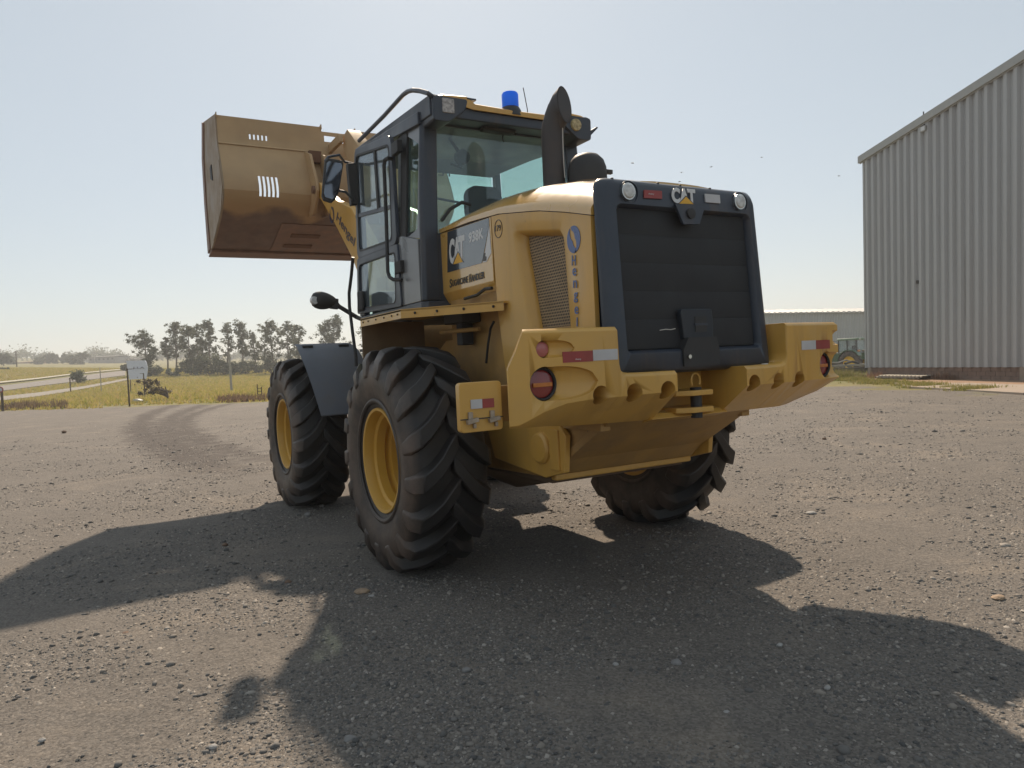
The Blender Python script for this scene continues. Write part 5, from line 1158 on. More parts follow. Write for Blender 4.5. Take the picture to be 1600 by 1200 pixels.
M_GRN = mat('tractor_green', (0.028, 0.085, 0.035), 0.35, coat=0.3, var=0.1)
M_GRNL = mat('tractor_roof', (0.16, 0.24, 0.19), 0.4, var=0.1)
M_TYEL = mat('tractor_yellow', (0.72, 0.45, 0.02), 0.4, var=0.1)
TB = px_base(1338, 56); TT = empty('tractor', tuple(TB)); tag(TT, 'green tractor with yellow wheel centres half hidden by the hall corner', 'tractor')
fd = -RH * 0.60 + FH * 0.80; TT.rotation_euler = (0, 0, math.atan2(-fd[0], fd[1]))
def t_wheel(x, y, r, w_, rim, spin):
    mb = MB(); h = w_ / 2
    mb.lathe([(-h * .7, rim), (-h, rim + .1), (-h * .95, r * .92), (-h * .8, r), (h * .8, r), (h * .95, r * .92), (h, rim + .1), (h * .7, rim)], (x, y, r), 'x', 36)
    for k in range(18):
        for s in (-1, 1):
            a = 2 * math.pi * (k + (.5 if s > 0 else 0)) / 18; c = np.array([x + s * h * .45, y + (r + .01) * math.cos(a), r + (r + .01) * math.sin(a)])
            rad = np.array([0, math.cos(a), math.sin(a)]); tan = np.array([0, -math.sin(a), math.cos(a)]); ax_ = np.array([s * 1.0, 0, 0])
            u_ = ax_ * 0.8 - tan * .6; v_ = np.cross(u_, rad); mb.obox(c, u_ * h * .55, v_ * .03, rad * .03)
    o = mb.build('wheel', M_TYRE, TT, smooth=35)
    mb = MB(); mb.lathe([(-h * .7, rim), (-h * .75, rim - .03), (-h * .3, rim - .06), (-h * .2, rim * .5), (-h * .25, 0.001)], (x, y, r), 'x', 28); mb.lathe([(h * .7, rim), (h * .75, rim - .03), (h * .3, rim - .06), (h * .2, rim * .5), (h * .25, 0.001)], (x, y, r), 'x', 28); mb.build('rim', M_TYEL, o)
for s in (-1, 1):
    t_wheel(s * 0.85, 0, 0.82, 0.48, 0.46, 0); t_wheel(s * 0.78, 2.4, 0.58, 0.36, 0.32, 0)
    mb = MB(); pr = [(0.75 * math.cos(a) * 1.25, 0.82 + 0.98 * math.sin(a)) for a in np.linspace(0.25, 2.6, 10)]
    mb.prism(pr + [(y * .96, z - .05) for y, z in pr[::-1]], s * 0.55, s * 1.10, 'x'); f_ = mb.build('fender', M_GRN, TT, bevel=0.01)
    mb = MB(); mb.box(s * 0.92 - .13, s * 0.92 + .13, -.80, -.70, 1.62, 1.76); mb.build('tail_lamp', M_LAMB, f_, bevel=0.02)
    mb = MB(); mb.tube([(s * .62, 1.05, 2.45), (s * 1.15, 1.15, 2.5), (s * 1.15, 1.15, 2.4)], .015, 6); mb.box(s * 1.15 - .09, s * 1.15 + .09, 1.12, 1.17, 2.05, 2.42); mb.build('mirror', M_BLK, TT)
mb = MB(); mb.prism([(0.9, 0.75), (0.9, 1.62), (2.5, 1.50), (2.75, 1.35), (2.78, 0.75)], -.38, .38, 'x'); mb.build('bonnet', M_GRN, TT, bevel=0.05)
mb = MB(); mb.box(-.3, .3, -.4, 2.6, .55, 1.0); mb.box(-.9, .9, -.12, .12, .7, .94); mb.box(-.75, .75, 2.3, 2.5, .48, .66); mb.build('chassis', M_BLK, TT, bevel=0.02)
mb = MB(); mb.box(-.62, .62, -.45, 1.0, 1.0, 1.5); mb.build('cab_base', M_GRN, TT, bevel=0.03)
for (x, y) in ((-.62, -.45), (.62, -.45), (-.62, 1.0), (.62, 1.0), (-.64, .3), (.64, .3)):
    mb = MB(); mb.tube([(x, y, 1.45), (x * .97, y, 2.55)], .04, 8); mb.build('cab_post', M_BLK, TT)
mb = MB(); mb.box(-.60, .60, -.44, -.43, 1.5, 2.52); mb.box(-.60, .60, .98, .99, 1.5, 2.52); mb.box(-.61, -.60, -.4, .95, 1.5, 2.52); mb.box(.60, .61, -.4, .95, 1.5, 2.52); mb.build('cab_glass', M_GLD, TT, smooth=0)
mb = MB(); mb.box(-.25, .25, .0, .15, 1.5, 2.1); mb.box(-.25, .25, .0, .5, 1.5, 1.6); mb.build('seat', M_SEAT, TT, bevel=0.04)
mb = MB(); mb.prism(rrect(-.70, .70, -.62, 1.15, .15, 4), 2.52, 2.68, 'z'); rf_ = mb.build('cab_roof', M_GRNL, TT, bevel=0.05)
mb = MB(); mb.disc((-.5, -.63, 2.58), .07, 'y', -.03, 16); mb.build('work_lamp', M_LWH, rf_)
mb = MB(); mb.tube([(.35, 1.6, 1.5), (.35, 1.6, 2.3)], .04, 10); mb.build('exhaust', M_BLK, TT)
# implement frame lying before the tractor
RB = px_base(1318, 43); RK = empty('implement_frame', tuple(RB)); tag(RK, 'grey steel implement frame on stands in front of the green tractor', 'farm implement')
RK.rotation_euler = (0, 0, math.atan2(RH[1], RH[0]))
M_GST = mat('grey_steel', (0.20, 0.20, 0.19), 0.6, var=0.2, vscale=4)
for y in (0, 0.5):
    mb = MB(); mb.box(-1.1, 2.3, y - .06, y + .06, 0.42, 0.54); mb.build('beam', M_GST, RK, bevel=0.01)
for x in (-1.0, -0.3, 0.5, 1.2):
    mb = MB(); mb.box(x - .05, x + .05, .0, .5, .36, .42); mb.build('cross_bar', M_GST, RK)
    mb = MB(); mb.box(x - .05, x + .05, .2, .3, -.05, .38); mb.box(x - .05, x + .25, .2, .3, .02, .10); mb.build('tine', M_BLK, RK)
mb = MB(); mb.tube([(-1.2, 0.1, .72), (-.2, .2, .66), (.3, .3, .80), (.9, .3, .60)], .05, 8); mb.build('pipe', M_GST, RK)
mb = MB(); mb.tube([(.1, 0.0, .60), (.6, .1, .70), (1.0, .1, .58)], .07, 8); mb.build('hose_bundle', M_BLK, RK)
mb = MB(); mb.box(-.3, 1.2, .05, .45, .12, .35); mb.build('gearbox', M_BLK, RK, bevel=0.04)

# ================================================================== road, path
M_ASPH = mat('asphalt', (0.17, 0.155, 0.145), 0.9, var=0.12, vscale=0.4)
M_PATH = mat('path_gravel', (0.22, 0.20, 0.175), 0.95, var=0.15, vscale=0.5)
M_KERB = mat('kerb_concrete', (0.40, 0.38, 0.34), 0.9, var=0.1)
def ribbon(name, near, far, m, dz, label, cat, ext=0.5):
    """strip of ground between two lines of photo points that lie on the terrain"""
    A = [px_t(*p) for p in near]; B = [px_t(*p) for p in far]
    A = [A[0] + (A[0] - A[1]) * ext] + A; B = [B[0] + (B[0] - B[1]) * ext] + B
    def dens(Q):
        out = []
        for i in range(len(Q) - 1):
            for t in np.linspace(0, 1, 24, endpoint=False): out.append(Q[i] * (1 - t) + Q[i + 1] * t)
        out.append(Q[-1]); return out
    A = dens(A); B = dens(B); rows = []
    for t in np.linspace(0, 1, 7): rows.append([(1 - t) * a + t * b for a, b in zip(A, B)])
    rows = [[(p[0], p[1], float(terrain(p[0], p[1])) + dz) for p in r] for r in rows]
    mb = MB(); mb.loft(rows, cap=False, closed=False); o = mb.build(name, m, None)
    tag(o, label, cat, kind='structure'); return o
ribbon('path', [(0, 627), (60, 620), (134, 607.5), (199, 594)], [(0, 620.5), (60, 614), (134, 603.5), (199, 591.5)], M_PATH, 0.06, 'pale gravel path beyond the yard', 'path')
ribbon('road', [(0, 612), (60, 604), (120, 596.5), (196, 587)], [(0, 604), (60, 596.5), (120, 588.5), (196, 579.5)], M_ASPH, 0.08, 'grey paved road crossing the fields', 'road')
ribbon('kerb', [(0, 600.5), (60, 594), (120, 586), (196, 578.6)], [(0, 598.8), (60, 592.6), (120, 585), (196, 577.8)], M_KERB, 0.25, 'pale kerb line along the far side of the road', 'kerb')

# ================================================================== trees
def leaf_mat(name, a, b_):
    m = bpy.data.materials.new(name); m.use_nodes = True; nt = m.node_tree; p = nt.nodes['Principled BSDF']; o = nt.nodes['Material Output']
    tc = nd(nt, 'ShaderNodeTexCoord'); n = nd(nt, 'ShaderNodeTexNoise'); n.inputs['Scale'].default_value = 1.3; n.inputs['Detail'].default_value = 4; nt.links.new(tc.outputs['Object'], n.inputs['Vector'])
    mr_ = nd(nt, 'ShaderNodeMapRange'); mr_.inputs[1].default_value = .35; mr_.inputs[2].default_value = .65; nt.links.new(n.outputs['Fac'], mr_.inputs[0])
    mx = nd(nt, 'ShaderNodeMix', data_type='RGBA'); mx.inputs['A'].default_value = (*a, 1); mx.inputs['B'].default_value = (*b_, 1); nt.links.new(mr_.outputs[0], mx.inputs['Factor'])
    nt.links.new(mx.outputs['Result'], p.inputs['Base Color']); p.inputs['Roughness'].default_value = 0.6
    tl = nd(nt, 'ShaderNodeBsdfTranslucent'); nt.links.new(mx.outputs['Result'], tl.inputs[0]); ms = nd(nt, 'ShaderNodeMixShader'); ms.inputs[0].default_value = 0.35
    nt.links.new(p.outputs[0], ms.inputs[1]); nt.links.new(tl.outputs[0], ms.inputs[2]); nt.links.new(ms.outputs[0], o.inputs[0]); return m
M_EUC = leaf_mat('eucalyptus_leaf', (0.080, 0.094, 0.055), (0.145, 0.155, 0.092))
M_EUC2 = leaf_mat('dense_leaf', (0.060, 0.076, 0.044), (0.105, 0.120, 0.068))
M_TWIG = leaf_mat('dry_twig', (0.070, 0.055, 0.045), (0.11, 0.09, 0.07))
M_BARK = mat('bark', (0.16, 0.125, 0.10), 0.9, var=0.25, vscale=3)
def leaves(centres, radii, n_each, size, flat_=0.7, rng=None):
    """small leaf quads spread through clump volumes"""
    rng = rng or RNG; V = []; 
    for c, r, n in zip(centres, radii, n_each):
        d = rng.normal(size=(n, 3)); d /= np.linalg.norm(d, axis=1)[:, None]; rad = np.minimum(1.45, np.abs(rng.normal(0, .62, n)))
        p = np.array(c) + d * rad[:, None] * np.array([r, r, r * flat_])
        a = rng.normal(size=(n, 3)); a /= np.linalg.norm(a, axis=1)[:, None]; b_ = np.cross(a, rng.normal(size=(n, 3))); b_ /= np.linalg.norm(b_, axis=1)[:, None] + 1e-9
        sz = size * (0.6 + 0.8 * rng.random(n))[:, None]
        V.append(np.stack([p - a * sz, p - b_ * sz * .45, p + a * sz, p + b_ * sz * .45], 1))
    V = np.concatenate(V).reshape(-1, 3); F = np.arange(len(V)).reshape(-1, 4)
    return V, F
def mesh_np(name, V, F, m, parent=None):
    me = bpy.data.meshes.new(name); me.vertices.add(len(V)); me.vertices.foreach_set('co', np.asarray(V, np.float32).ravel())
    k = F.shape[1]; me.loops.add(F.size); me.loops.foreach_set('vertex_index', F.ravel().astype(np.int32)); me.polygons.add(len(F)); me.polygons.foreach_set('loop_start', np.arange(0, F.size, k, dtype=np.int32))
    me.update(calc_edges=True); me.materials.append(m); o = bpy.data.objects.new(name, me); COL.objects.link(o); o.parent = parent; return o
def tree(name, u, vtop, wpx, Z, label, mat_, dens=1.0, group=None, seed=1, low=0.35, flat_=0.75, leaf=0.13, cat='tree', trunk_r=0.16):
    rng = np.random.default_rng(seed); base = px_base(u, Z)
    top = px_d(u, vtop, Z)[2]; H = top - base[2]; Wd = wpx * Z / FPX
    root = empty(name, tuple(base)); tag(root, label, cat, group)
    mb = MB(); n = 9; lean_ = rng.normal(0, .03, 2); path = []
    for i in range(n + 1):
        t = i / n; path.append(np.array([lean_[0] * H * t + .12 * math.sin(t * 5 + seed), lean_[1] * H * t + .12 * math.cos(t * 4 + seed), H * .93 * t - .1 * (i == 0)]))
    mb.tube(path, [trunk_r * (1 - .85 * i / n) + .015 for i in range(n + 1)], 8)
    C = []; Rr = []; N = []
    nl = int(9 + H * 1.1)
    for k in range(nl):
        t = low + (0.97 - low) * (k + rng.random()) / nl; p = path[0] * 0 + np.array([np.interp(t, np.linspace(0, 1, n + 1), [q[i] for q in path]) for i in range(3)])
        a = rng.random() * 2 * math.pi; prof_ = math.sin(math.pi * min(1, .18 + .82 * (t - low) / (1 - low))) ** .6
        ln = Wd * .5 * (0.35 + 0.65 * rng.random()) * max(.3, prof_); e = p + np.array([math.cos(a) * ln, math.sin(a) * ln, ln * (.35 + .6 * rng.random())])
        mid = (p + e) / 2 + np.array([0, 0, -.08 * ln]); mb.tube([p, mid, e], [trunk_r * .38 * (1 - t * .6), trunk_r * .26 * (1 - t * .6), .012], 5)
        for j in range(rng.integers(7, 13)):
            C.append(p + (e - p) * (.45 + .6 * rng.random()) + rng.normal(0, .30, 3) * (Wd * .24)); Rr.append((.22 + .42 * rng.random()) * (.28 + Wd * .13)); N.append(int(42 * dens))
        if rng.random() < .5: C.append(mid); Rr.append(.3 + Wd * .09); N.append(int(26 * dens))
    C.append(path[-1] + np.array([0, 0, -.1])); Rr.append(.30 + Wd * .10); N.append(int(50 * dens))
    mb.build('trunk', M_BARK, root)
    V, F = leaves(C, Rr, N, leaf, flat_, rng); mesh_np('crown', V, F, mat_, root); return root
ZT = 135
TREES = [(229, 517, 40, 'bushy dark tree directly behind the white billboard', M_EUC2, 1.7, 0.12), (263, 523, 14, 'thin sparse tree between the bushy tree and the tall row', M_EUC, .5, .4), (275, 499, 30, 'tall eucalyptus standing first in the row after the thin sparse tree', M_EUC2, 1.1, .3), (298, 504, 24, 'slender eucalyptus rising above the dark thicket at its billboard end', M_EUC, .9, .3), (314, 505, 24, 'slim tree with a narrow top above the middle of the dark thicket', M_EUC, .8, .35),
         (331, 495, 28, 'tallest eucalyptus of the row, above the dark thicket', M_EUC2, .95, .3), (357, 502, 22, 'sparse see-through eucalyptus behind the lamp post', M_EUC, .5, .35), (381, 499, 28, 'leafy eucalyptus just past the lamp post', M_EUC, .95, .3), (400, 515, 20, 'small sparse tree above the field gate', M_EUC, .55, .3), (428, 497, 32, 'full-crowned eucalyptus rising behind the front tyre', M_EUC, 1.0, .3), (453, 499, 26, 'airy eucalyptus behind the dark front fender', M_EUC, .7, .3), (472, 503, 22, 'thin-topped eucalyptus behind the fender, next to the airy one', M_EUC, .6, .3), (524, 492, 52, 'broad dense dark tree behind the kerb mirror arm', M_EUC2, 1.9, .15), (580, 497, 40, 'eucalyptus almost hidden behind the cab', M_EUC, .9, .3)]
for i, (u, vt, wp, lb, m_, dn_, lw_) in enumerate(TREES): tree('eucalyptus_tree', u, vt, wp * 1.3, ZT + (i * 37 % 11) - 5, lb, m_, dn_, 'row of trees beyond the field', 11 + i, lw_)
def shrub(name, u, vtop, wpx, Z, label, m_, n_=14, seed=1, leaf=.16, per=90, group=None, cat='shrub', stem=True):
    rng = np.random.default_rng(seed); base = px_base(u, Z); H = max(.4, px_d(u, vtop, Z)[2] - base[2]); Wd = wpx * Z / FPX
    root = empty(name, tuple(base)); tag(root, label, cat, group); C = []; Rr = []; N = []; mb = MB()
    for k in range(n_):
        a = rng.random() * 6.28; r_ = rng.random() ** .5 * Wd * .42; z = H * (.12 + .68 * rng.random()); p = np.array([r_ * math.cos(a), r_ * math.sin(a), z]); C.append(p); Rr.append(min(Wd, H) * (.18 + .14 * rng.random())); N.append(per)
        mb.tube([(0, 0, -.05), p * np.array([.5, .5, .5]), p], [.05, .03, .01], 5)
    mb.build('stems', M_BARK, root); V, F = leaves(C, Rr, N, leaf, .9, rng); mesh_np('foliage', V, F, m_, root); return root
shrub('thicket_bush', 305, 553, 30, 130, 'dark bush at the billboard end of the thicket under the tall trees', M_EUC2, 20, 3, .2, 110, 'thicket under the tall trees')
shrub('thicket_bush', 328, 551, 34, 131, 'big dark bush in the middle of the thicket under the tall trees', M_EUC2, 24, 4, .2, 110, 'thicket under the tall trees')
shrub('thicket_bush', 352, 556, 28, 129, 'dark bush at the lamp post end of the thicket', M_EUC2, 18, 5, .2, 110, 'thicket under the tall trees')
shrub('thicket_bush', 272, 574, 26, 128, 'low dark bush at the foot of the first tall tree', M_EUC2, 16, 6, .2, 100, 'thicket under the tall trees')
shrub('thicket_bush', 385, 558, 30, 133, 'dark bush under the trees past the lamp post', M_EUC2, 14, 7, .2, 90, 'thicket under the tall trees')
shrub('thicket_bush', 425, 548, 34, 133, 'dark green bush beside the front tyre under the trees', M_EUC2, 20, 8, .2, 100, 'thicket under the tall trees')
shrub('thicket_bush', 235, 570, 30, 127, 'dark bush at the foot of the bushy tree', M_EUC2, 18, 9, .2, 100, 'thicket under the tall trees')
for i, (u, vt, wp, lb) in enumerate(((250, 572, 20, 'dark bush in the gap after the bushy tree'), (290, 562, 22, 'dark bush between the first tall tree and the thicket'), (368, 566, 22, 'dark bush in the gap just past the lamp post'), (404, 562, 26, 'dark bush behind the field gate'), (455, 552, 34, 'dark bush behind the front fender'), (500, 550, 40, 'dark bush behind the kerb mirror'))):
    shrub('thicket_bush', u, vt, wp, 138, lb, M_EUC2, 16, 40 + i, .2, 90, 'thicket under the tall trees')
def far_wood():
    rng = np.random.default_rng(77); C = []; Rr = []; N = []
    for k in range(420):
        u = rng.uniform(-80, 720); Zw = rng.uniform(420, 520); b_ = px_base(u, Zw); h_ = 4.0 + 2.5 * math.sin(u * .05) + 1.8 * math.sin(u * .17 + 1) + rng.random() * 2
        C.append(b_ + np.array([0, 0, h_ * .45])); Rr.append(max(1.5, h_ * .6)); N.append(70)
    V, F = leaves(C, Rr, N, .8, .9, rng); o = mesh_np('far_wood', V, F, M_EUC2); tag(o, 'hazy band of far woodland along the skyline', 'woodland', kind='stuff')
far_wood()
shrub('roadside_bush', 122, 577, 22, 106, 'dark round bush between the path and the road', M_EUC2, 22, 21, .14, 110)
shrub('roadside_bush', 6, 577, 22, 150, 'low bush near the utility pole beyond the road', M_EUC2, 14, 22, .2, 80)
tree('far_tree', 8, 556, 26, 240, 'rounded tree on the skyline beside the utility pole', M_EUC2, 1.3, None, 61, .2, leaf=.3)
for i, (u, vt) in enumerate(((74.5, 555), (79, 553), (85, 553), (90, 555), (101, 554))):
    tree('poplar_tree', u, vt, 7 if i < 4 else 9, 330, ['narrow poplar of the skyline clump on the side of the utility pole', 'second narrow skyline poplar counted from the utility pole', 'third narrow skyline poplar counted from the utility pole', 'fourth narrow skyline poplar counted from the utility pole', 'rounder poplar just past the clump of narrow ones on the skyline'][i], M_EUC2, 1.2, 'poplars on the skyline', 70 + i, .1, flat_=1.5, leaf=.45)
for i, (u, vt, wp, lb) in enumerate(((20, 568, 22, 'low dark tree at the foot of the utility pole on the skyline'), (62, 566, 24, 'low tree before the poplars on the skyline'), (115, 561, 30, 'spreading tree beside the grey far building'), (128, 555, 26, 'round tree rising over the far building'), (195, 572, 10, 'small dark tree at the road end near the billboard'))):
    tree('skyline_tree', u, vt, wp, 300 if i < 4 else 150, lb, M_EUC2, 1.0, 'low trees on the skyline', 90 + i, .1, leaf=.4 if i < 4 else .2)
# bare leaning bush-tree at the yard edge
def bare_tree():
    Z = 47; base = px_base(261, Z); root = empty('bare_tree', tuple(base)); tag(root, 'leafless brown little tree leaning beside the white billboard', 'tree')
    rng = np.random.default_rng(5); mb = MB(); s_ = Z / FPX; rt = np.array([RH[0], RH[1], 0]); V = []
    def P(du, dv, dd=0.0): return rt * du * s_ + np.array([0, 0, dv * s_]) + np.array([FH[0], FH[1], 0]) * dd
    mb.tube([P(0, -1), P(-1, 12), P(-4, 22)], [.06, .05, .03], 6); ends = []
    for k in range(26):
        e = P(-4 - rng.random() * 36, 12 + rng.random() * 22, rng.normal(0, .5)); m_ = P(-3 - rng.random() * 8, 8 + rng.random() * 10, rng.normal(0, .15)); mb.tube([P(-1, 4 + rng.random() * 12), m_, e], [.03, .02, .006], 5); ends.append(e)
    mb.build('trunk', M_BARK, root)
    V, F = leaves(ends, [.22] * 26, [70] * 26, .06, .8, rng); mesh_np('twigs', V, F, M_TWIG, root)
bare_tree()

# ================================================================== signs, poles, far buildings
def post(name, u, Z, vtop, r_, m_, label, cat='post', group=None, child=None):
    b_ = px_base(u, Z); H = px_d(u, vtop, Z)[2] - b_[2]; mb = MB(); mb.tube([(0, 0, -.1), (0, 0, H * .5), (0, 0, H)], [r_, r_ * .95, r_ * .85], 8)
    o = mb.build(name, m_, None); o.location = tuple(b_); tag(o, label, cat, group); return o, H
M_WOOD = mat('weathered_wood', (0.10, 0.075, 0.055), 0.9, var=0.2, vscale=4)
M_PALE = mat('pale_pole', (0.34, 0.32, 0.29), 0.8, var=0.1)
o, H = post('fence_post', 199.5, 39.5, 576, .045, M_WOOD, 'tall thin brown post at the yard edge before the billboard')
mb = MB(); mb.tube([(0, 0, H - .03), tuple(np.array([RH[0], RH[1], 0]) * .38 + np.array([0, 0, H - .03]))], .018, 6); mb.build('cross_arm', M_WOOD, o)
o, H = post('fence_post', 224.5, 60, 583, .05, M_WOOD, 'short dark post standing in front of the billboard')
mb = MB(); mb.tube([tuple(np.array([RH[0], RH[1], 0]) * -.30 + np.array([0, 0, H - .03])), (0, 0, H - .03)], .018, 6); mb.build('cross_arm', M_WOOD, o)
post('fence_post', 109, 82, 590, .07, M_WOOD, 'dark post beside the round bush at the path')
post('thin_post', 157, 80, 574, .05, M_PALE, 'slim pale post standing in the grass before the road')
o, H = post('lamp_post', 360.5, 62, 553, .10, M_PALE, 'pale concrete lamp post before the row of tall trees', 'lamp post')
mb = MB(); mb.lathe([(-.05, .22), (.08, .20), (.10, .12)], (0, 0, 0), 'z', 12, True); mb.build('footing', M_CONC, o)
o, H = post('utility_pole', 27.5, 205, 548.5, .16, M_WOOD, 'tall utility pole with cross arms beyond the road', 'utility pole')
mb = MB(); rt = np.array([RH[0], RH[1], 0]); mb.tube([tuple(-rt * 0.8 + np.array([0, 0, H - .3])), tuple(rt * 0.8 + np.array([0, 0, H - .3]))], .06, 6); mb.build('cross_arm', M_WOOD, o)
mb = MB(); mb.tube([tuple(-rt * 0.3 + np.array([0, 0, H - 1.0])), tuple(rt * 0.9 + np.array([0, 0, H - 1.0]))], .06, 6); mb.build('cross_arm', M_WOOD, o)
for i, (u, vt) in enumerate(((109, 549), (150, 551.5), (203, 552))):
    o, H = post('utility_pole', u, 330, vt, .16, M_PALE, ['faint far pole rising over the spreading tree on the skyline', 'faint far pole rising over the long grey building', 'faint far pole rising behind the billboard'][i], 'utility pole', 'far poles on the skyline')
    mb = MB(); mb.tube([tuple(-rt * 1.2 + np.array([0, 0, H - .4])), tuple(rt * 1.2 + np.array([0, 0, H - .4]))], .08, 6); mb.build('cross_arm', M_PALE, o)
# white billboard with one rounded end
ZB = 74; c0 = px_d(196, 594, ZB); BB = empty('billboard', tuple(px_base(212, ZB))); org = px_base(212, ZB)
tag(BB, 'white sign board with one rounded end standing in the field', 'sign')
def bbp(u, v, d=0.0): return px_d(u, v, ZB) - org + np.array([FH[0], FH[1], 0]) * d
edge = [(197, 564), (226.5, 563), (228.5, 567), (229.8, 572), (230.2, 578), (229.5, 585), (228, 592), (202, 593), (199, 576)]
mb = MB(); n = len(edge); mb.add([bbp(u, v) for u, v in edge] + [bbp(u, v, .12) for u, v in edge], [tuple(range(n)), tuple(range(n, 2 * n))[::-1]] + [(i, (i + 1) % n, n + (i + 1) % n, n + i) for i in range(n)])
mb.build('sign_board', mat('sign_white', (0.62, 0.65, 0.76), 0.6, var=0.04), BB, smooth=0)
text('lettering', 'LLA', bbp(209, 576, -.03), bbp(226, 576, -.03), bbp(209, 573, -.03), mat('sign_text', (0.18, 0.19, 0.24), .6), BB, thick=0.03)
for u in (203, 225):
    q = px_d(u, 592, ZB) - org; mb = MB(); mb.tube([(q[0], q[1], float(terrain(*(q + org)[:2])) - org[2] - .1), tuple(q + np.array([FH[0], FH[1], 0]) * .06)], .05, 6); mb.build('sign_post', M_WOOD, BB)
# red round road sign at the very edge
Z = 42; b_ = px_base(1.0, Z); RS = empty('road_sign', tuple(b_)); tag(RS, 'round red road sign on a thick dark post by the brown weeds', 'sign')
H = px_d(1, 602, Z)[2] - b_[2]; mb = MB(); mb.tube([(0, 0, -.1), (0, 0, H - .1)], .07, 8); mb.build('sign_post', M_WOOD, RS)
mb = MB(); q = np.array([FH[0], FH[1], 0]); secs = []
for r_, dd in ((.001, -.09), (.17, -.09), (.17, -.075), (.001, -.075)): secs.append([q * dd + rt * r_ * math.cos(a) + np.array([0, 0, H - .25 + r_ * math.sin(a)]) for a in np.linspace(0, 6.283, 24, endpoint=False)])
mb.loft(secs, cap=False); mb.build('sign_disc', mat('sign_red', (0.28, 0.045, 0.04), .5), RS, smooth=0)
mb = MB(); secs = []
for r_, dd in ((.001, -.096), (.11, -.096), (.11, -.088)): secs.append([q * dd + rt * r_ * math.cos(a) + np.array([0, 0, H - .25 + r_ * math.sin(a)]) for a in np.linspace(0, 6.283, 24, endpoint=False)])
mb.loft(secs, cap=False); mb.build('sign_face', M_REW, RS, smooth=0)
# field gate
Z = 43; b_ = px_base(404, Z); G = empty('field_gate', tuple(b_)); tag(G, 'small dark field gate beside the front tyre', 'gate')
hh = 22 * Z / FPX; ww = 6.5 * Z / FPX
for x in (-ww * .45, ww * .55):
    mb = MB(); mb.tube([tuple(rt * x + np.array([0, 0, -.1])), tuple(rt * x + np.array([0, 0, hh * (1 if x < 0 else .8)]))], .03, 6); mb.build('gate_post', M_WOOD, G)
for z in (.25, .48, .7):
    mb = MB(); mb.tube([tuple(-rt * ww * .45 + np.array([0, 0, hh * z])), tuple(rt * ww * .55 + np.array([0, 0, hh * z]))], .02, 6); mb.build('gate_bar', M_WOOD, G)
# white slab lying in the grass
b_ = px_base(213, 47); mb = MB(); mb.prism([(-.28, 0.0), (.28, 0.0), (.26, .05), (.05, .14), (-.12, .15), (-.28, .10)], -.2, .2, 'y'); o = mb.build('white_slab', M_WHT, None, bevel=0.01); o.location = tuple(b_ + np.array([0, 0, .06])); o.rotation_euler = (0, 0, math.atan2(RH[1], RH[0])); tag(o, 'small white slab lying in the dry grass below the billboard', 'slab')
# far buildings
def building(u0, u1, vtop, Z, label, wall_m, roof_m, pitch=0.25, nwin=4, seed=0, veave=None):
    A = px_base(u0, Z); B = px_base(u1, Z); d = B - A; ln = np.linalg.norm(d[:2]); d = d / ln; d[2] = 0; nn = np.array([d[1], -d[0], 0]); nn = nn if nn @ (CP - A) > 0 else -nn
    H = px_d((u0 + u1) / 2, vtop, Z)[2] - A[2]; He = H * (1 - pitch); root = empty('building', tuple(A)); tag(root, label, 'building', 'far buildings beyond the road')
    P = lambda t, o_, z: d * t - nn * o_ + np.array([0, 0, z])
    mb = MB(); mb.loft([[P(t, 0, -3), P(t, 14, -3), P(t, 14, He), P(t, 0, He)] for t in (0, ln)]); mb.build('wall', wall_m, root, smooth=0)
    mb = MB(); mb.loft([[P(t, -.6, He - .1), P(t, 7, H), P(t, 14.6, He - .1), P(t, 7, H + .2), P(t, -.6, He + .12)] for t in (-.5, ln + .5)]); mb.build('roof', roof_m, root, smooth=0)
    for k in range(nwin):
        t = ln * (k + .5) / nwin; mb = MB(); mb.loft([[P(x, -.05, He * .45), P(x, .05, He * .45), P(x, .05, He * .78), P(x, -.05, He * .78)] for x in (t - ln / nwin * .22, t + ln / nwin * .22)]); mb.build('window', M_BLK, root, smooth=0)
M_BG = mat('far_grey', (0.20, 0.195, 0.20), .8, var=.05); M_BR = mat('far_roof', (0.16, 0.155, 0.16), .8, var=.05); M_BO = mat('far_orange', (0.33, 0.20, 0.14), .85, var=.08); M_BT = mat('far_tile', (0.26, 0.13, 0.085), .85, var=.08); M_BW = mat('far_white', (0.42, 0.41, 0.39), .8, var=.05)
building(140, 181, 556.5, 340, 'long grey industrial building on the skyline behind the road', M_BG, M_BR, .12, 6)
building(105, 138, 560, 360, 'pale gabled building half hidden by skyline trees', M_BW, M_BR, .3, 3)
building(28, 57, 565, 330, 'low house with orange walls and tiled roof near the utility pole', M_BO, M_BT, .4, 3)
building(182, 212, 560.5, 350, 'low grey building on the skyline behind the billboard', M_BG, M_BR, .15, 3)
building(64, 78, 566, 345, 'small pale house below the clump of poplars', M_BW, M_BR, .3, 2)

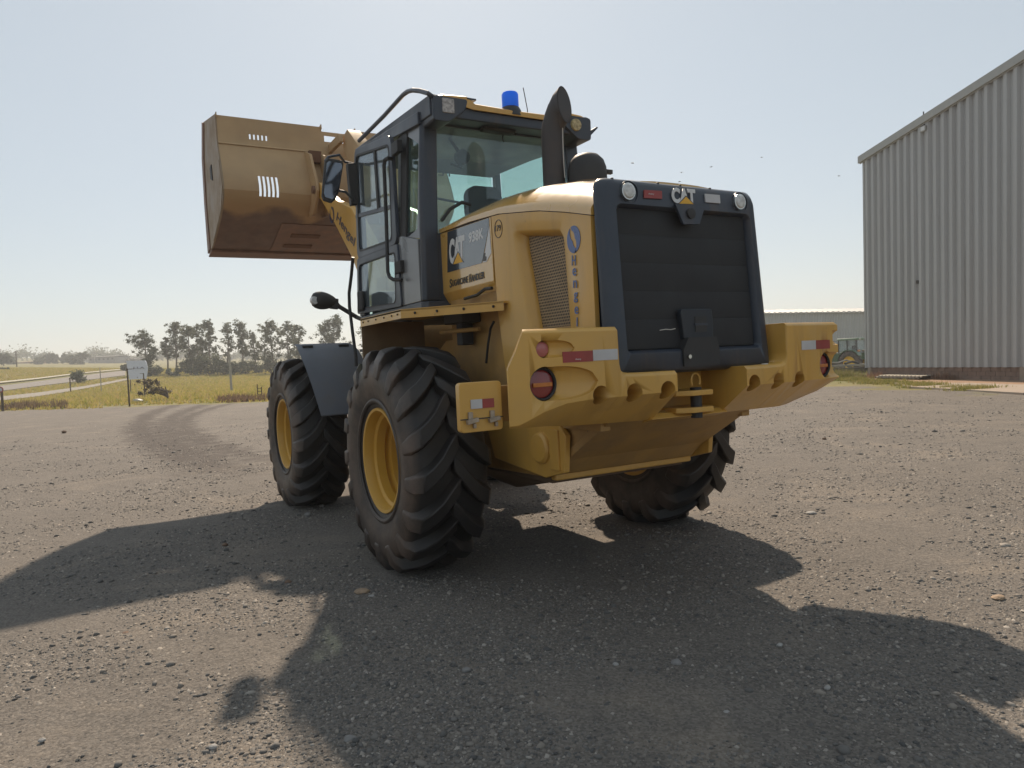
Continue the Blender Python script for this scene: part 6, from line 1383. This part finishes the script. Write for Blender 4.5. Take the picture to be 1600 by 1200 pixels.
# ================================================================== grass, weeds, gravel, stones
def grass_obj(name, pts, hts, wid, cols, label, per=5):
    """blades: three-cornered, several to a tuft"""
    n = len(pts); rng = RNG; P = np.repeat(pts, per, 0); Hh = np.repeat(hts, per) * (.5 + .7 * rng.random(n * per)); N = n * per
    P = P + np.concatenate([rng.normal(0, .06, (N, 2)), np.zeros((N, 1))], 1); a = rng.random(N) * 6.283; ln_ = rng.normal(0, .35, (N, 2)) * Hh[:, None]
    w_ = wid * (.6 + .8 * rng.random(N)); dx = np.stack([np.cos(a) * w_, np.sin(a) * w_, np.zeros(N)], 1)
    tip = P + np.concatenate([ln_, Hh[:, None]], 1); V = np.stack([P - dx, P + dx, tip], 1).reshape(-1, 3); F = np.arange(len(V)).reshape(-1, 3)
    m = bpy.data.materials.new(name); m.use_nodes = True; nt = m.node_tree; p = nt.nodes['Principled BSDF']; p.inputs['Roughness'].default_value = .7
    o = mesh_np(name, V, F, m); at_ = o.data.attributes.new('tone', 'FLOAT', 'POINT'); t_ = np.repeat(np.repeat(rng.random(n), per), 3); at_.data.foreach_set('value', t_.astype(np.float32))
    an = nd(nt, 'ShaderNodeAttribute', attribute_name='tone'); cr = nd(nt, 'ShaderNodeValToRGB'); el = cr.color_ramp.elements; el[0].color = (*cols[0], 1); el[1].color = (*cols[-1], 1)
    for i, c in enumerate(cols[1:-1]): e_ = el.new((i + 1) / (len(cols) - 1)); e_.color = (*c, 1)
    nt.links.new(an.outputs['Fac'], cr.inputs[0]); nt.links.new(cr.outputs[0], p.inputs['Base Color'])
    tl = nd(nt, 'ShaderNodeBsdfTranslucent'); nt.links.new(cr.outputs[0], tl.inputs[0]); ms = nd(nt, 'ShaderNodeMixShader'); ms.inputs[0].default_value = .4; nt.links.new(p.outputs[0], ms.inputs[1]); nt.links.new(tl.outputs[0], ms.inputs[2]); nt.links.new(ms.outputs[0], nt.nodes['Material Output'].inputs[0])
    tag(o, label, 'grass', kind='stuff'); return o
def scatter_wedge(n, u0, u1, Z0, Z1, keep):
    u = RNG.uniform(u0, u1, n); Z = np.sqrt(RNG.uniform(Z0 ** 2, Z1 ** 2, n)); d = np.stack([wray(a, 590) for a in u]); p = CP + d * Z[:, None]
    k = keep(p[:, 0], p[:, 1]); p = p[k]; p[:, 2] = terrain(p[:, 0], p[:, 1]); return p
def uv(p):
    q = p - CP; z = q @ CF; return 800 + FPX * (q @ CR) / z, 600 + FPX * (q @ CD) / z
p = scatter_wedge(90000, -260, 900, 34, 165, lambda x, y: yard_sd(x, y) < -0.2 - 1.2 * np.sin(x * 1.3 + y * .7))
uu, vv = uv(p)
for near, far in (([(-100, 638), (0, 628.5), (60, 621.5), (134, 609), (199, 595.5)], [(-100, 630), (0, 620), (60, 613.5), (134, 603), (199, 591)]), ([(-100, 625.5), (0, 613.5), (60, 605.5), (120, 598), (196, 588.5)], [(-100, 608), (0, 598), (60, 592), (120, 584.5), (196, 577)])):
    on = (uu < 205) & (vv < np.interp(uu, [q[0] for q in near], [q[1] for q in near])) & (vv > np.interp(uu, [q[0] for q in far], [q[1] for q in far])); p = p[~on]; uu = uu[~on]; vv = vv[~on]
sdp = -yard_sd(p[:, 0], p[:, 1])
def clear_of(p, lines):
    return p
grass_obj('field_grass', p, np.where(sdp < 5, .16, .26) * (.7 + .6 * RNG.random(len(p))), .035, [(.23, .24, .05), (.40, .35, .08), (.46, .37, .12), (.42, .31, .15)], 'yellow-green rough grass covering the field', 4)
p = scatter_wedge(2600, -60, 100, 40, 52, lambda x, y: (yard_sd(x, y) < -.3) & (np.sin(x * 1.7 + 2) + np.sin(y * 1.3) + np.sin(x * 3.9 - y * 2.7) > .3))
grass_obj('brown_weeds', p, .12 + .45 * RNG.random(len(p)) ** 2.0, .03, [(.10, .065, .045), (.17, .115, .075), (.20, .15, .09)], 'tall brown dry weeds at the yard edge', 5)
p = scatter_wedge(900, 340, 425, 38, 44, lambda x, y: yard_sd(x, y) < 0.3)
p = p[np.sin(p[:, 0] * 2.3) + np.sin(p[:, 1] * 3.1) > -.3]
grass_obj('dry_brush', p, .08 + .35 * RNG.random(len(p)) ** 2, .03, [(.12, .08, .055), (.20, .13, .085)], 'dry reddish brush beside the field gate', 5)
# strip along the hall
tt = RNG.random(5200); xx = RNG.uniform(-3.5, 10, 5200); oo = 0.9 + .28 * np.maximum(xx, 0) + RNG.normal(0, .33, 5200) + .25; pp = np.stack([hw(a, b, 0) for a, b in zip(xx, oo)]); pp[:, 2] = 0
kk = (np.sin(xx * 2.1) + np.sin(xx * 5.3 + 1) + .8 > RNG.random(5200) * 2.2)
grass_obj('verge_grass', pp[kk], .07 + .10 * RNG.random(kk.sum()), .012, [(.15, .17, .045), (.27, .25, .07), (.34, .28, .12)], 'low yellow-green grass verge between gravel and hall', 6)
pp = np.stack([hw(a, b, 0) for a, b in zip(RNG.normal(-1.3, .75, 900), RNG.normal(1.0, .55, 900))]); pp[:, 2] = 0
grass_obj('weed_clump', pp, .18 + .30 * RNG.random(900), .014, [(.10, .12, .03), (.20, .19, .06), (.28, .22, .12)], 'taller weeds at the hall corner beside the steel frame', 6)
pp = np.stack([hw(a, b, 0) for a, b in zip(np.concatenate([RNG.normal(c, .16, 60) for c in (.6, 1.1, 4.3, 4.7)]), RNG.normal(.22, .1, 240))]); pp[:, 2] = .03
grass_obj('plinth_weeds', pp, .12 + .22 * RNG.random(240), .008, [(.22, .12, .09), (.30, .20, .13)], 'reddish dry weeds growing along the plinth', 4)

# loose crushed stone: every piece real, denser near where one stands
def gravel(name, N, rng, base, tri, r0, r1, med, lo, hi, label, boost):
    nv = len(base)
    r_ = np.exp(rng.uniform(np.log(r0), np.log(r1), N)); th = math.atan2(CF[1], CF[0]) + rng.uniform(-.80, .80, N)
    x = CP[0] + r_ * np.cos(th); y = CP[1] + r_ * np.sin(th)
    clump = np.sin(x * 2.3 + 1.2 * np.sin(y * 1.7)) + np.sin(y * 3.1 - x * 1.1) + .7 * np.sin(x * 6.1 + y * 4.7)
    ok = clump + rng.normal(0, .8, N) > -.55
    for a in (-1.1, 1.1):
        for b_ in (YA, YF): ok &= ~((np.abs(x - a) < .36) & (np.abs(y - b_) < .30))
    ok &= rng.random(N) > sstep(r1 * .55, r1, r_)
    x, y, r_ = x[ok], y[ok], r_[ok]; N = len(x)
    size = np.clip(rng.lognormal(math.log(med), .45, N), lo, hi) * np.clip(.8 + r_ * boost, .8, 1.6)
    shp = np.stack([1 + .45 * rng.random(N), .75 + .35 * rng.random(N), .45 + .35 * rng.random(N)], 1) * size[:, None]
    yaw = rng.random(N) * 6.283; til = rng.normal(0, .35, N)
    pert = base[None] * (1 + rng.normal(0, .17, (N, nv, 1))); v = pert * shp[:, None, :]
    ct, st = np.cos(til)[:, None], np.sin(til)[:, None]; vy = v[..., 1] * ct - v[..., 2] * st; vz = v[..., 1] * st + v[..., 2] * ct; vx = v[..., 0]
    cy, sy = np.cos(yaw)[:, None], np.sin(yaw)[:, None]; X = vx * cy - vy * sy + x[:, None]; Y = vx * sy + vy * cy + y[:, None]
    und = (0.012 * np.sin(x * 1.7 + 0.6 * y) + 0.010 * np.sin(y * 2.3 - 0.8 * x + 1.0))
    near = np.minimum.reduce([np.hypot(x - a, y - b_) for a in (-1.1, 1.1) for b_ in (YA, YF)]); und *= sstep(.5, 1.6, near)
    Z = vz + (und + shp[:, 2] * .12)[:, None]
    V = np.stack([X, Y, Z], -1).reshape(-1, 3); F = (tri[None] + (np.arange(N) * nv)[:, None, None]).reshape(-1, 3)
    m = bpy.data.materials.get('crushed_stone')
    if not m:
        m = bpy.data.materials.new('crushed_stone'); m.use_nodes = True; nt = m.node_tree; p = nt.nodes['Principled BSDF']; p.inputs['Roughness'].default_value = .85
        an = nd(nt, 'ShaderNodeAttribute', attribute_name='tone'); cr = nd(nt, 'ShaderNodeValToRGB'); el = cr.color_ramp.elements; el[0].color = (.070, .070, .070, 1); el[1].color = (.33, .305, .275, 1)
        e_ = el.new(.45); e_.color = (.145, .138, .130, 1); e_ = el.new(.88); e_.color = (.225, .20, .172, 1); nt.links.new(an.outputs['Fac'], cr.inputs[0])
        nt.links.new(cr.outputs[0], p.inputs['Base Color'])
    o = mesh_np(name, V, F, m); a_ = o.data.attributes.new('tone', 'FLOAT', 'POINT'); a_.data.foreach_set('value', np.repeat(rng.random(N), nv).astype(np.float32))
    tag(o, label, 'gravel', kind='stuff'); return o
_b = bmesh.new(); bmesh.ops.create_icosphere(_b, subdivisions=1, radius=1.0); _b.verts.ensure_lookup_table()
ICO = (np.array([v.co[:] for v in _b.verts]), np.array([[v.index for v in f.verts] for f in _b.faces])); _b.free()
CHP = (np.array([(1, 0, -.5), (.1, 1, -.5), (-1, .1, -.5), (0, -1, -.5), (.35, .25, .75), (-.3, -.3, .85)], float), np.array([(0, 1, 4), (1, 2, 5), (1, 5, 4), (2, 3, 5), (3, 0, 4), (3, 4, 5)]))   # chips: only the side that shows
gravel('gravel', 40000, np.random.default_rng(99), *ICO, 1.6, 24, .0066, .0040, .026, 'loose crushed grey and tan stones over the yard', .05)
gravel('far_stones', 3500, np.random.default_rng(97), *ICO, 9, 34, .009, .006, .022, 'scattered stones farther out on the yard', .02)
gravel('grit', 260000, np.random.default_rng(98), *CHP, 1.6, 34, .0048, .0026, .012, 'fine grit and stone chips between the loose stones', .08)
# single stones that stand out
M_ST = [mat('stone_grey', (.20, .195, .19), .85, var=.2, vscale=25, bump=.4, bscale=60), mat('stone_tan', (.30, .22, .15), .85, var=.2, vscale=25, bump=.4, bscale=60), mat('stone_pale', (.29, .285, .275), .8, var=.15, vscale=25, bump=.3, bscale=60), mat('stone_brown', (.16, .105, .075), .9, var=.2, vscale=25, bump=.4, bscale=60)]
def stone(u, v, wpx, hpx, mi, label, seed, group=None):
    rng = np.random.default_rng(seed); b_ = px_z(u, v, 0.0); Z = (b_ - CP) @ CF; w_ = wpx * Z / FPX / 2; h_ = hpx * Z / FPX / 2
    bm = bmesh.new(); bmesh.ops.create_icosphere(bm, subdivisions=2, radius=1.0)
    dirs = rng.normal(size=(7, 3)); dirs /= np.linalg.norm(dirs, axis=1)[:, None]; cutd = .62 + .3 * rng.random(7)
    for q in bm.verts:
        c = np.array(q.co)
        for d_, k_ in zip(dirs, cutd):
            e_ = c @ d_
            if e_ > k_: c = c - d_ * (e_ - k_) * .9
        q.co = c * np.array([w_, w_ * .8, h_])
    me = bpy.data.meshes.new('stone'); bm.to_mesh(me); bm.free(); me.materials.append(M_ST[mi]); o = bpy.data.objects.new('stone', me); COL.objects.link(o)
    o.location = (b_[0], b_[1], h_ * .45); o.rotation_euler = (0, 0, math.atan2(RH[1], RH[0]) + rng.normal(0, .2)); tag(o, label, 'stone', group)
STN = [(197, 993, 17, 9, 3, 'brown stone alone on sunlit gravel between bucket shadow and mirror shadow'), (354, 941, 11, 7, 3, 'dark brown stone near the lower edge of the bucket shadow'), (566, 926, 26, 10, 1, 'flat tan stone in the shade in front of the rear tyre'), (581, 932, 12, 5, 2, 'small pale stone touching the flat tan one'), (450, 911, 12, 7, 3, 'brown stone on the tip of sunlit gravel by the machine shadow'),
       (1057, 1039, 18, 14, 0, 'blocky grey stone in the wide shade behind the machine'), (962, 1041, 11, 9, 2, 'small pale stone beside the blocky grey one in the shade'), (729, 1050, 16, 11, 0, 'grey stone on the shaded gravel near the cab shadow'), (334, 1169, 15, 9, 2, 'pale stone in sunlight near the mirror shadow'), (66, 1158, 12, 7, 2, 'pale flat stone far out on the sunlit gravel'), (1293, 1077, 12, 9, 2, 'pale grey stone in the shade of the counterweight'), (1136, 1117, 14, 10, 2, 'light stone in the open shade behind the blocky stone'), (1560, 935, 24, 8, 1, 'flat tan slab on sunlit gravel beyond the shadow'), (1268, 803, 18, 6, 2, 'pale flat stone on sunlit gravel past the far rear tyre'), (1288, 687, 7, 5, 3, 'dark little stone out on the sunlit yard beyond the far tyre'), (100, 676, 8, 5, 3, 'dark little stone far out on the yard before the weeds'),
       (481, 806, 11, 8, 0, 'round grey stone in the shade of the front tyre'), (352, 852, 10, 6, 3, 'dark stone inside the bucket shadow'), (548, 1158, 22, 14, 0, 'pale angular stone where sun and shade meet near the cab shadow'), (1218, 1010, 12, 8, 2, 'pale stone in the shade between two grey ones')]
for i, a_ in enumerate(STN): stone(*a_, 300 + i)
# birds far off in the sky
for i, (u, v) in enumerate(((988, 255), (1065, 269.5), (1062, 284), (1111, 261), (1311, 275), (1190, 246))):
    Zb = 60 + 7 * i; c = px_d(u, v, Zb); mb = MB(); r_ = .09
    mb.tube([(-r_ * 1.6, 0, 0), (-r_ * .8, 0, .01), (r_, 0, .01), (r_ * 1.9, 0, 0)], [.012, .035, .04, .01], 8)
    for s in (-1, 1): mb.add([(-.05, s * .02, .01), (.07, s * .02, .01), (.03, s * .14, .06), (-.03, s * .22, .02)], [(0, 1, 2, 3)])
    o = mb.build('bird', M_BLK, None); o.location = tuple(c); o.rotation_euler = (0, 0, i * 1.1); tag(o, 'tiny dark bird flying in the hazy sky above the grille', 'bird', 'birds in the sky')

# ================================================================== haze
hz = MB(); hz.box(-1400, 1500, -600, 1600, -60.0, 46.0)
HZ = hz.build('haze', M_BLK, None, smooth=0); HZ.data.materials.clear()
hm = bpy.data.materials.new('haze'); hm.use_nodes = True; hm.node_tree.nodes.clear()
ho = hm.node_tree.nodes.new('ShaderNodeOutputMaterial'); hv = hm.node_tree.nodes.new('ShaderNodeVolumePrincipled')
hv.inputs['Color'].default_value = (0.85, 0.885, 0.91, 1); hv.inputs['Density'].default_value = 0.0010; hv.inputs['Anisotropy'].default_value = 0.3
hm.node_tree.links.new(hv.outputs[0], ho.inputs['Volume']); HZ.data.materials.append(hm)
tag(HZ, 'thin pale haze in the air', 'haze', kind='stuff')
